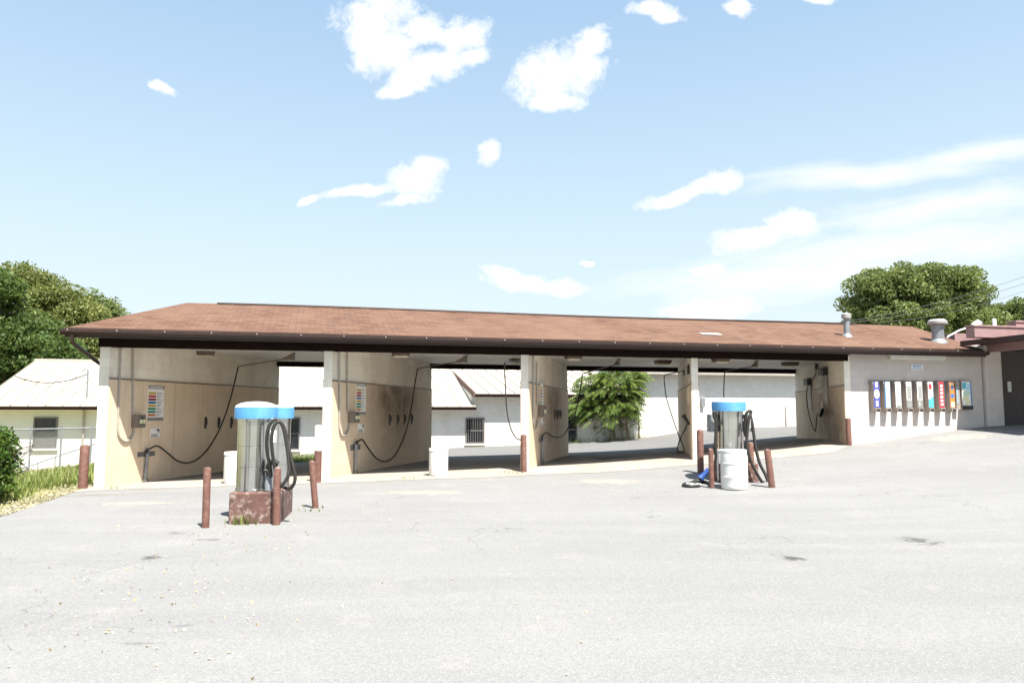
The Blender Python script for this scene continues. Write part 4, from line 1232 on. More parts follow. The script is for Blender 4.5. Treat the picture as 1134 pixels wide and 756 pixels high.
    tag(G().lathe([(.055, 3.70 - z - .0), (.055, -.02), (.04, 0)], n=16).build('stub_pipe', M['white_plastic'], loc=W(s, -.1, z), smooth=True), 'short white pipe standing above the mauve parapet', 'pipe')

# ------------------------------------------------------------------ behind the car wash
def build_rear():
    NW = 16.0
    sl = SN(onplane(40, 398, W(0, 22), N))[0]
    s_in = S(527, 451, NW - .55)[0]
    e = thing('white_building', 'low white building with metal roofs behind the wash bays', 'building', W(0, NW), A)
    zlo = lambda s: float(gz_sn(s, NW)) - .5
    def wall(name, m, x0, x1, top, y0=0, y1=6):
        g = G(); a, b = zlo(x0), zlo(x1)
        g.prism([(x0, y0, a), (x1, y0, b), (x1, y1, b), (x0, y1, a)], [(x0, y0, top), (x1, y0, top), (x1, y1, top), (x0, y1, top)])
        return g.build(name, M[m], e)
    EZ = 1.80
    wall('siding_wall', 'siding', sl + .3, 4.3, EZ - .04)
    wall('brick_wall', 'brick_white', 4.305, s_in - .10, EZ - .04, .002)
    UZ = 2.38; ux0 = S(526, 437, NW - .55)[0]; ux1 = 19.6
    wall('brick_wall', 'brick_white', s_in - .095, ux1, UZ - .05, .004, 6.2)
    def roof(x0, x1, ez, run, pit, name):
        y0 = -.55; g = G(); z1 = ez + run * pit
        g.prism([(x0, y0, ez), (x1, y0, ez), (x1, y0 + run, z1), (x0, y0 + run, z1)], [(x0, y0, ez + .06), (x1, y0, ez + .06), (x1, y0 + run, z1 + .06), (x0, y0 + run, z1 + .06)])
        x = x0 + .02
        while x < x1:
            g.prism([(x - .02, y0 - .01, ez + .058), (x + .02, y0 - .01, ez + .058), (x + .02, y0 + run, z1 + .058), (x - .02, y0 + run, z1 + .058)], [(x - .012, y0 - .01, ez + .10), (x + .012, y0 - .01, ez + .10), (x + .012, y0 + run, z1 + .10), (x - .012, y0 + run, z1 + .10)], 1)
            x += .61
        # back slope
        yb = y0 + run * 2
        g.prism([(x0, y0 + run, z1), (x1, y0 + run, z1), (x1, yb, ez), (x0, yb, ez)], [(x0, y0 + run, z1 + .06), (x1, y0 + run, z1 + .06), (x1, yb, ez + .06), (x0, yb, ez + .06)])
        r = g.build(name, [M['metal_roof'], M['seam']], e)
        G().box(x0 - .01, x1 + .01, y0 - .05, y0 - .012, ez - .10, ez + .03).build('eave_trim', M['beam'], r)
        G().box(x0, x1, y0, -.01, ez - .06, ez - .01).build('soffit', M['white_paint'], r)
        return r, z1
    r1, z1 = roof(sl, s_in, EZ, 6.55, .33, 'roof')
    G().box(sl - .02, s_in, 5.85, 6.15, z1 + .03, z1 + .12).build('ridge_cap', M['metal_roof'], r1)
    r2, z2 = roof(ux0, ux1, UZ + .0, 8.5, .22, 'roof')
    # brown rake board on the stepped-up roof
    G().prism([(ux0 - .05, -.6, UZ - .14), (ux0 - .005, -.6, UZ - .14), (ux0 - .005, 7.95, UZ - .14 + 8.55 * .22), (ux0 - .05, 7.95, UZ - .14 + 8.55 * .22)], [(ux0 - .05, -.6, UZ + .12), (ux0 - .005, -.6, UZ + .12), (ux0 - .005, 7.95, UZ + .12 + 8.55 * .22), (ux0 - .05, 7.95, UZ + .12 + 8.55 * .22)]).build('rake_board', M['base_paint'], r2)
    G().prism([(s_in - .1, 0, 1.7), (s_in + .0, 0, 1.7), (s_in, 8, 1.7), (s_in - .1, 8, 1.7)], [(s_in - .1, .0, UZ), (s_in, .0, UZ), (s_in, 8, UZ + 1.7), (s_in - .1, 8, UZ + 1.7)]).build('gable', M['brick_white'], e)

    def window(x0, y0, x1, y1, bars=False, blind=False):
        a = S(x0, y1, NW); b = S(x1, y0, NW)
        f = G(); w = .06; X0, X1, Z0, Z1 = a[0], b[0], a[1], b[1]
        f.box(X0, X1, -.06, -.006, Z1 - w, Z1).box(X0, X1, -.06, -.006, Z0, Z0 + w).box(X0, X0 + w, -.06, -.006, Z0 + w, Z1 - w).box(X1 - w, X1, -.06, -.006, Z0 + w, Z1 - w)
        f.box(X0 + w, X1 - w, -.05, -.006, (Z0 + Z1) / 2 - .03, (Z0 + Z1) / 2 + .03)
        win = f.build('window', M['window_frame'], e)
        G().box(X0 + w, X1 - w, -.02, -.006, Z0 + w, Z1 - w).build('pane', M['dark_glass'], win)
        G().box(X0 - .05, X1 + .05, -.10, -.006, Z0 - .07, Z0 - .002).build('sill', M['brick_white'], win)
        if bars:
            g = G()
            for i in range(7):
                x = X0 + w + (X1 - X0 - 2 * w) * (i + .5) / 7; g.tube([(x, -.075, Z0 + .05), (x, -.075, Z1 - .05)], .012, 6)
            g.build('bars', M['plate_grey'], win)
        if blind:
            G().box(X0 + w, X1 - w, -.026, -.021, Z0 + w, (Z0 + Z1) / 2 - .03).build('screen', M['plate_grey'], win)
    window(36, 461.5, 64.5, 496.5, blind=True)
    window(515.5, 462.5, 536.5, 491, bars=True)
    window(626.5, 461.5, 638.5, 489.5, bars=False)
    window(318, 462, 332.5, 498, bars=False)
    # downspout at the bays' end of the siding, service mast on the roof
    a = S(93.3, 452, NW - .08); G().tube([(a[0], -.08, EZ - .05), (a[0], -.08, zlo(a[0]) + .5)], .04, 8).build('downspout', M['conduit'], e, smooth=True)
    def onroof(px, py):
        nn = (Vector((0, 0, 1)) - N * .33).normalized(); p = onplane(px, py, W(0, NW - .55, EZ + .06), nn); s, n = SN(p); return Vector((s, n - NW, p.z))
    q = onroof(96, 441)
    m = G().tube([(q.x, q.y, q.z - .03), (q.x, q.y, q.z + 1.15), (q.x - .12, q.y - .05, q.z + 1.2), (q.x - .16, q.y - .1, q.z + 1.1)], .035, 8).build('service_mast', M['galv'], r1, smooth=True)
    q2 = onroof(17, 419)
    mast = W(q.x, NW + q.y, q.z + 1.0); a = W(q2.x, NW + q2.y, q2.z + .1)
    pts = [a.lerp(mast, t) + Vector((0, 0, -1.3 * t * (1 - t))) for t in np.linspace(0, 1, 12)]
    nnn = []
    for p in pts:
        s, n = SN(p); zr = EZ + .09 + (n - NW + .55) * .33; nnn.append(Vector((p.x, p.y, max(p.z, zr + .02))))
    pts = [p - mast for p in nnn]
    tag(G().tube(pts, .022, 6).build('service_cable', M['black'], loc=mast, smooth=True), 'black cable sagging over the white metal roof to the mast', 'cable')

    # ---- taller flat block on the right
    bs0 = S(712, 414, NW - .5)[0]
    e2 = thing('block_building', 'tall plain white block building behind the right-hand bays', 'building', W(0, NW), A)
    a, b = zlo(bs0), zlo(33)
    BZ = 3.46
    G().prism([(bs0, -.03, a), (34, -.03, b), (34, 9, b), (bs0, 9, a)], [(bs0, -.03, BZ), (34, -.03, BZ), (34, 9, BZ), (bs0, 9, BZ)]).build('block_wall', M['far_block'], e2)
    G().box(bs0 - .15, 34.1, -.56, 9.2, BZ + .001, BZ + .09).build('flat_roof', M['metal_roof'], e2)
    G().box(bs0 - .18, 34.1, -.60, -.561, BZ - .06, BZ + .12).build('eave_trim', M['conduit'], e2)
    # meter cabinets and pipe on it
    a = S(776.6, 450, NW - .12); b = S(780.3, 440, NW - .12)
    e3 = thing('meter_box', 'small grey meter box high on the white block wall', 'meter box', W(a[0], NW - .031, a[1]), A)
    G().box(0, b[0] - a[0], -.16, 0, 0, b[1] - a[1]).build('housing', M['grey_metal'], e3, bevel=.01)
    G().box(.02, b[0] - a[0] - .02, -.168, -.1605, .04, b[1] - a[1] - .04).build('door', M['galv'], e3, bevel=.004)
    a = S(871, 472, NW - .1); b = S(871, 450, NW - .1)
    tag(G().tube([(0, 0, 0), (0, 0, b[1] - a[1]), (.04, .07, b[1] - a[1] + .06)], .03, 8).build('vent_pipe', M['conduit'], loc=W(a[0], NW - .10, a[1]), smooth=True), 'thin upright pipe at the foot of the white block wall', 'pipe')
    p = gp(732.5, 480.3); t = at_depth(732.5, 463.8, p.y); wd = 12.2 / F * p.y; h = t.z - p.z
    e4 = thing('condenser_unit', 'dark grey condenser unit against the white block wall', 'air conditioner', (p.x, p.y + .05, p.z), A)
    G().box(-wd / 2, wd / 2, 0, .45, .03, h).build('cabinet', M['plate_grey'], e4, bevel=.012)
    g = G()
    for i in range(9): g.box(-wd / 2 + .05, wd / 2 - .05, -.012, -.001, .08 + i * (h - .14) / 9, .08 + (i + .6) * (h - .14) / 9)
    g.build('louvre', M['window_frame'], e4)
    G().box(-.08, .10, -.02, -.013, h * .45, h * .75).build('badge', M['galv'], e4)
    G().box(-wd / 2 + .03, wd / 2 - .03, .03, .42, 0, .029).build('feet', M['black'], e4)

    # ---- chain-link fence on a low kerb
    NF = 10.0
    pa, pb = S(33, 500, NF)[0], S(67, 500, NF)[0]; sp = pb - pa
    posts = [pa - 3 * sp + i * sp for i in range(3 + 9)]
    e = thing('chain_link_fence', 'grey chain-link fence on a low concrete kerb in front of the siding', 'fence', W(0, NF), A)
    def top(s): return 1.15 + .02 * s
    s0, s1 = posts[0], posts[-1]
    for s in posts:
        G().tube([(s, 0, float(gz_sn(s, NF)) - .3), (s, 0, top(s) + .06)], .03, 8).build('post', M['galv'], e, smooth=True)
    G().tube([(s0, 0, top(s0)), (s1, 0, top(s1))], .02, 8).build('top_rail', M['galv'], e, smooth=True)
    g = G(); hh = 1.35
    for i in range(int((s1 - s0 + hh) / .085)):
        for dr in (1, -1):
            x = s0 + i * .085 - (hh if dr > 0 else 0)
            q = []
            for xx in (x, x + hh):
                zt = top(xx); zb = zt - hh
                q.append((xx, -.035 * dr * .2, zb if (xx == x) == (dr > 0) else zt))
            if min(q[0][0], q[1][0]) < s0 or max(q[0][0], q[1][0]) > s1: continue
            g.tube(q, .0035, 3, caps=False)
    g.build('wire_mesh', M['galv'], e, uv=False, fix=False)
    g = G(); xs = np.linspace(s0, s1, 30)
    for a, b in zip(xs[:-1], xs[1:]):
        za, zb = float(gz_sn(a, NF)), float(gz_sn(b, NF))
        g.prism([(a, -.16, za - .4), (b, -.16, zb - .4), (b, .14, zb - .4), (a, .14, za - .4)], [(a, -.16, za + .10), (b, -.16, zb + .10), (b, .14, zb + .10), (a, .14, za + .10)])
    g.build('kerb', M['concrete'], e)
    # a sloping rail in front of the siding
    a, b = S(18, 521, 12), S(66, 504, 12)
    e = thing('hand_rail', 'thin sloping pipe rail behind the chain-link fence', 'rail', W(0, 12), A)
    G().tube([(a[0], 0, a[1]), (b[0], 0, b[1]), (b[0] + 1.6, 0, b[1] + .55)], .022, 8).build('rail', M['galv'], e, smooth=True)
    for t in (.1, .5, .9):
        s = a[0] + (b[0] - a[0]) * t; z = a[1] + (b[1] - a[1]) * t
        G().tube([(s, 0, float(gz_sn(s, 12)) - .2), (s, 0, z)], .02, 8).build('upright', M['galv'], e)

# ------------------------------------------------------------------ plants
def leaf_quads(C, size, rg, up=.35, stretch=1.5):
    k = len(C)
    d = rg.normal(size=(k, 3)); d[:, 2] -= .25; d /= np.linalg.norm(d, axis=1)[:, None]
    nn = rg.normal(size=(k, 3)); nn[:, 2] = np.abs(nn[:, 2]) + up
    sd = np.cross(d, nn); sd /= np.linalg.norm(sd, axis=1)[:, None] + 1e-9
    L = size * rg.uniform(.6, 1.3, size=(k, 1)); w = L / stretch
    bow = np.cross(sd, d) * L * .12
    return np.stack([C - d * L * .5, C + sd * w * .5 + bow, C + d * L * .5, C - sd * w * .5 + bow], axis=1)

def tree(name, label, cat, base, lobes, n_clump, per, size, m, trunk_r, fork, seed, group=None, clump_r=.55, bark='bark', limbs=16, flat=1.0, shell=.5):
    """lobes: (x,y,z,rx,ry,rz) relative to base"""
    rg = np.random.default_rng(seed); e = thing(name, label, cat, base, 0, group)
    L = np.array(lobes, float); wts = (L[:, 3] * L[:, 4] * L[:, 5]) ** .75; wts /= wts.sum()
    ci = rg.choice(len(L), n_clump, p=wts)
    d = rg.normal(size=(n_clump, 3)); d /= np.linalg.norm(d, axis=1)[:, None]
    rad = rg.uniform(shell ** 3, 1.12, size=(n_clump, 1)) ** (1 / 3)
    cc = L[ci, :3] + d * L[ci, 3:] * rad
    sz = rg.uniform(.55, 1.35, size=n_clump)
    pts = []
    for c, z in zip(cc, sz):
        k = int(per * z * z)
        q = rg.normal(size=(k, 3)); q *= np.minimum(1, 1.45 / np.linalg.norm(q, axis=1))[:, None]; q = q * clump_r * 1.15 * z * np.array([.62, .62, .40 * flat])
        q[:, 2] -= .10 * (q[:, 0] ** 2 + q[:, 1] ** 2)
        pts.append(c + q)
    C = np.vstack(pts)
    G().quads(leaf_quads(C, size, rg)).build('crown', m, e, uv=False, fix=False)
    g = G(); f = Vector((lobes[0][0] * .1, lobes[0][1] * .1, fork))
    g.tube(spline([Vector((0, 0, -.3)), Vector((.05, 0, fork * .5)), f], 4), [trunk_r * (1.25 - .5 * i / 8) for i in range(9)], 10)
    idx = rg.choice(n_clump, min(limbs, n_clump), replace=False)
    for i in idx:
        c = Vector(cc[i]); st = f * rg.uniform(.75, 1.0); mid = st.lerp(c, .5) + Vector((rg.normal() * .2, rg.normal() * .2, .35))
        pp = spline([st, st.lerp(mid, .5) + Vector((0, 0, .1)), mid, c], 3)
        r0 = trunk_r * rg.uniform(.28, .5)
        g.tube(pp, [r0 * (1 - .85 * j / (len(pp) - 1)) for j in range(len(pp))], 6)
        for _ in range(3):
            c2 = Vector(cc[int(rg.integers(n_clump))])
            if (c2 - c).length < 2.2: g.tube([mid, mid.lerp(c2, .6) + Vector((0, 0, .1)), c2], [r0 * .4, r0 * .25, r0 * .1], 5)
    g.build('trunk', M[bark], e, smooth=True, uv=False, fix=False)
    return e

def px_lobe(base, d, x, y, rxpx, rypx, depth=None):
    """lobe centred on a photo direction at distance d, real radii"""
    c = at_depth(x, y, d) - base; r = rxpx / F * d
    return (c.x, c.y, c.z, r, depth or r, rypx / F * d)

def build_plants():
    grpL = 'trees behind the white house on the left'
    def base_at(px, d, z=-.8): return Vector((at_depth(px, 455, d).x, d, z))
    d = 37; b = base_at(10, d)
    tree('broadleaf_tree', 'dark dense broadleaf tree at the left edge of the photo', 'tree', b, [px_lobe(b, d, x, y, rx, ry) for x, y, rx, ry in [(0, 345, 30, 44), (-30, 330, 35, 40), (-10, 395, 34, 34), (20, 385, 22, 30)]], 210, 180, .21, M['leaf_dark'], .28, 2.4, 1, grpL, .62)
    d = 40; b = base_at(45, d)
    tree('broadleaf_tree', 'mid-green broadleaf tree right of the dark dense one', 'tree', b, [px_lobe(b, d, x, y, rx, ry) for x, y, rx, ry in [(52, 392, 24, 32), (38, 405, 26, 28), (70, 400, 20, 26)]], 140, 170, .20, M['leaf_dark'], .22, 2.6, 2, grpL, .6)
    d = 44; b = base_at(75, d)
    tree('broadleaf_tree', 'yellow-green tree above the left house roof ridge', 'tree', b, [px_lobe(b, d, x, y, rx, ry) for x, y, rx, ry in [(64, 346, 28, 26), (88, 360, 24, 30), (46, 345, 22, 24), (95, 390, 24, 28), (70, 385, 26, 26)]], 190, 160, .19, M['leaf_yel'], .24, 3.0, 3, grpL, .62)
    d = 48; b = base_at(118, d)
    tree('broadleaf_tree', 'light airy tree just left of the shingle roof corner', 'tree', b, [px_lobe(b, d, x, y, rx, ry) for x, y, rx, ry in [(112, 352, 20, 22), (96, 348, 16, 22), (126, 352, 9, 8), (112, 385, 22, 30)]], 110, 150, .20, M['leaf_mid'], .22, 3.2, 4, grpL, .6)
    d = 46; b = base_at(22, d)
    tree('broadleaf_tree', 'thin feathery tree rising above the dark one on the left', 'tree', b, [px_lobe(b, d, x, y, rx, ry) for x, y, rx, ry in [(28, 307, 24, 13), (50, 316, 14, 9), (10, 312, 14, 12)]], 80, 80, .18, M['leaf_yel'], .2, 5, 5, grpL, .6)
    # big tree on the right
    d = 45; b = base_at(1020, d, 0)
    tree('broadleaf_tree', 'big round spreading tree behind the right end of the roof', 'tree', b, [px_lobe(b, d, x, y, rx, ry) for x, y, rx, ry in [(1000, 318, 38, 24), (1045, 316, 36, 24), (1070, 328, 22, 26), (966, 326, 26, 22), (950, 342, 15, 13), (1010, 352, 50, 26), (1060, 356, 38, 28), (975, 362, 40, 22)]], 360, 215, .185, M['leaf_mid'], .42, 3.0, 6, 'trees on the right beyond the roof', .62, limbs=40, shell=.55)
    d = 52; b = base_at(1120, d, 0)
    tree('broadleaf_tree', 'lower green tree behind the mauve parapet at the right edge', 'tree', b, [px_lobe(b, d, x, y, rx, ry) for x, y, rx, ry in [(1105, 352, 24, 16), (1135, 346, 24, 16), (1090, 362, 20, 14), (1125, 365, 30, 16)]], 130, 150, .20, M['leaf_mid'], .26, 2.6, 7, 'trees on the right beyond the roof', .6)
    d = 48; b = base_at(1146, d, 0)
    tree('conifer_tree', 'dark conifer tip at the extreme right edge', 'tree', b, [px_lobe(b, d, x, y, rx, ry) for x, y, rx, ry in [(1146, 308, 9, 16), (1150, 330, 12, 18), (1150, 285, 7, 14), (1152, 365, 16, 26), (1152, 400, 20, 26)]], 110, 70, .17, M['leaf_conifer'], .2, 3, 8, None, .35, limbs=20)
    # glossy shrub at the left edge
    b = gp(4, 556)
    b = Vector((b.x - .25, b.y + .2, gz(b.x - .25, b.y + .2)))
    d = b.y
    tree('laurel_shrub', 'glossy green shrub at the left edge of the photo', 'shrub', b, [px_lobe(b, d, x, y, rx, ry) for x, y, rx, ry in [(-6, 500, 20, 26), (0, 530, 16, 22), (-18, 520, 26, 34), (2, 486, 9, 12)]], 230, 22, .085, M['leaf_laurel'], .03, .2, 9, None, .16, 'bark', limbs=26)

    # frond tree (sumac-like) against the rear wall
    gb = gp(680, 487.5); d = gb.y
    b = Vector((gb.x, gb.y - .15, gz(gb.x, gb.y))); d = b.y
    e = thing('frond_tree', 'leafy drooping frond tree against the white wall behind the third bay', 'tree', b)
    rg = np.random.default_rng(21); g = G(); st = G()
    tops = []
    for bx in (-.25, -.05, .12, .42, .62, .75):
        tp = Vector((bx + rg.normal() * .5, rg.normal() * .35 - .1, rg.uniform(1.7, 2.6)))
        mid = Vector((bx * .9 + rg.normal() * .08, rg.normal() * .1, 1.0))
        st.tube(spline([Vector((bx * .8 if bx < .3 else bx, 0, -.1)), mid, tp], 5), [.045 - .003 * j for j in range(11)], 6); tops.append((mid, tp))
    sc = d / F
    lob = [(668, 440, 30, 26), (682, 430, 24, 22), (652, 446, 16, 18), (694, 440, 10, 22), (664, 424, 22, 12), (688, 418, 20, 12), (656, 457, 18, 12), (684, 456, 16, 12)]
    def frond(o, dirv, ln):
        up = Vector((0, 0, 1)); P = []; p = o.copy(); dv = dirv.normalized()
        for i in range(9):
            P.append(p.copy()); p += dv * ln / 8; dv = (dv + Vector((0, 0, -.16))).normalized()
        st.tube(P[::2], [.008, .007, .005, .004, .003], 4)
        for i in range(1, 9):
            f = (P[i] - P[i - 1]).normalized(); sd = f.cross(up).normalized()
            for sg in (-1, 1):
                q = P[i]; l = ln * .30 * (1 - .35 * abs(i - 4) / 4) * rg.uniform(.85, 1.15)
                ld = (sd * sg * .9 + f * .45 + Vector((0, 0, -.38 - .2 * rg.random()))).normalized()
                wv = f * l * .20
                tip = q + ld * l
                g.add([q, q + ld * l * .4 + wv, tip, q + ld * l * .45 - wv], [(0, 1, 2, 3)])
        return P
    for i in range(720):
        x, y, rx, ry = lob[int(rg.integers(len(lob)))]
        a = rg.uniform(0, 2 * pi); rr = sqrt(rg.random())
        c = at_depth(x + rx * rr * cos(a) * .9, y + ry * rr * sin(a) * .9, d + rg.normal() * .45) - b
        out = Vector((c.x - .1, c.y + .05, .25 + rg.normal() * .25)); out = out.normalized() + Vector((rg.normal() * .4, rg.normal() * .4 - .1, 0))
        frond(c, out, rg.uniform(.55, .95))
    for (x, y) in [(670, 466), (678, 470), (664, 470), (700, 466), (706, 470), (672, 474), (645, 448), (640, 440), (706, 413), (702, 416)]:
        for _ in range(4):
            c = at_depth(x + rg.normal() * 3, y + rg.normal() * 2, d - .1 + rg.normal() * .2) - b
            frond(c, Vector((rg.normal(), rg.normal() - .3, .1)), rg.uniform(.4, .6))
    for mid, tp in tops:
        for _ in range(9):
            x, y, rx, ry = lob[int(rg.integers(len(lob)))]
            c = at_depth(x + rx * rg.normal() * .5, y + ry * rg.normal() * .5, d) - b
            st.tube([mid.lerp(tp, rg.uniform(.2, 1)), c], [.016, .005], 4)
    g.build('crown', M['leaf_sumac'], e, uv=False, fix=False); st.build('trunk', M['stem'], e, smooth=True, uv=False, fix=False)
    b2 = gp(719.5, 482)
    tree('small_shrub', 'dusty small shrub left of the condenser unit', 'shrub', b2, [(0, 0, .32, .28, .2, .32)], 40, 26, .10, M['leaf_mid'], .015, .15, 14, None, .14, 'stem', limbs=8)

    # grass on the slope at the left, litter along its edge
    rg = np.random.default_rng(3); n = 42000
    s = rg.uniform(-9, -.3, n); q = rg.uniform(-7, 10.2, n); s2 = rg.uniform(.8, 5.2, 7000); q2 = rg.uniform(8.2, 10.3, 7000)
    s = np.concatenate([s, s2]); q = np.concatenate([q, q2])
    lim = np.where(q > -4, -.42, -.42 - (np.minimum(q, -4) + 4) ** 2 * .55)
    cl = np.sin(s * 2.1 + np.sin(q * 1.7)) + np.sin(q * 2.9 + s) * .7 + rg.normal(size=len(s)) * .7
    keep = ((s < lim - .12 - np.clip(.5 + .2 * np.sin(q * 1.3), .1, 1) * (q < 1.0)) & (cl > -.4) | (q > 8.1) & (s > .7)) & (np.abs(q - 10) > .25)
    s, q = s[keep], q[keep]; z = gz_sn(s, q) - .06
    X = P0.x + U.x * s + N.x * q; Y = P0.y + U.y * s + N.y * q; k = len(s)
    a = rg.uniform(0, 2 * pi, k); h = rg.uniform(.05, .22, k) * np.clip(.7 + .3 * cl[keep], .4, 1.5); l = h * rg.uniform(.1, .9, k); w = rg.uniform(.006, .014, k) * 1.4
    c_, s_ = np.cos(a), np.sin(a)
    V = np.stack([np.stack([X - s_ * w, Y + c_ * w, z], 1), np.stack([X + s_ * w, Y - c_ * w, z], 1), np.stack([X + c_ * l + s_ * w * .4, Y + s_ * l - c_ * w * .4, z + h + .05], 1), np.stack([X + c_ * l - s_ * w * .4, Y + s_ * l + c_ * w * .4, z + h + .05], 1)], 1)
    o = G().quads(V).build('grass', M['grass'], uv=False, fix=False); tag(o, 'rough sunlit grass on the slope left of the car wash and behind it', 'grass', kind='stuff')
    k = 5600; q = rg.uniform(-6, 1.2, k); lim = np.where(q > -4, -.42, -.42 - (np.minimum(q, -4) + 4) ** 2 * .55)
    s = lim - np.abs(rg.normal(size=k)) * .34 + .22
    C = np.stack([P0.x + U.x * s + N.x * q, P0.y + U.y * s + N.y * q, gz_sn(s, q) + np.where(s > lim, .008, .0)], 1)
    o = G().quads(leaf_quads(C, .038, rg, up=2)).build('leaf_litter', M['litter'], uv=False, fix=False); tag(o, 'dry leaf litter and straw along the edge of the asphalt', 'litter', kind='stuff')
    # fallen leaves scattered on the lot, lower left
    pts = []
    for (cx, cy, sx, sy, cnt) in [(200, 640, 60, 22, 70), (120, 650, 50, 30, 26), (270, 600, 40, 14, 34), (160, 690, 80, 30, 26), (460, 640, 120, 40, 14), (100, 700, 50, 30, 14), (640, 700, 60, 20, 8), (340, 570, 60, 8, 30)]:
        for _ in range(cnt):
            x, y = cx + rg.normal() * sx, cy + rg.normal() * sy
            if y < 560 or y > 790: continue
            pts.append(gp(x, y))
    C = np.array([(p.x, p.y, p.z + .009) for p in pts])
    o = G().quads(leaf_quads(C, .030, rg, up=5, stretch=1.4)).build('fallen_leaves', M['litter_yellow'], uv=False, fix=False); tag(o, 'small yellow leaves scattered over the lower left asphalt', 'leaves', kind='stuff')
    # weeds along the foot of the rear walls
    sp = []
    for (x, y) in [(476, 494), (490, 492), (500, 494), (515, 493), (530, 492), (545, 491), (632, 490), (640, 490), (648, 489), (660, 488), (668, 488), (690, 487), (700, 486), (712, 485)]:
        p = gp(x, y); sp.append((p, .7, .14, 26))
    weeds('weeds', sp, 'weeds along the foot of the white walls behind the bays', M['grass'], .28, 'stuff', 'weeds')
    sp = []
    for (x, y) in [(566, 523), (572, 524), (125, 541), (300, 537), (452, 530), (350, 562), (345, 566), (700, 519), (560, 525)]:
        p = gp(x, y); sp.append((p, .3, .06, 10))
    weeds('crack_weeds', sp, 'sparse weeds in the joints of the concrete apron', M['grass'], .07, 'stuff', 'weeds')

def build_wires():
    for i, (a, b, lab) in enumerate([((1150, 301), (935, 356), 'upper power line crossing in front of the big right tree'), ((1150, 309), (945, 357), 'middle power line crossing in front of the big right tree'), ((1150, 317), (985, 356), 'lower power line crossing in front of the big right tree')]):
        p, q = at_depth(*a, 30), at_depth(*b, 39)
        pts = [p.lerp(q, t) + Vector((0, 0, -.9 * t * (1 - t))) - p for t in np.linspace(-.6, 1.15, 22)]
        tag(G().tube(pts, [.009, .009, .007][i], 5).build('power_line', M['grey_metal'], loc=p, smooth=True), lab, 'cable', 'power lines over the roof')

# ------------------------------------------------------------------ sky, sun, camera
EL = atan(1 / sqrt(.27 ** 2 + .465 ** 2)); SUN = Vector((.27, -.465, 1)).normalized()
SKY_STRENGTH, SUN_STRENGTH, EXPOSURE = .09, 4.7, 1.50

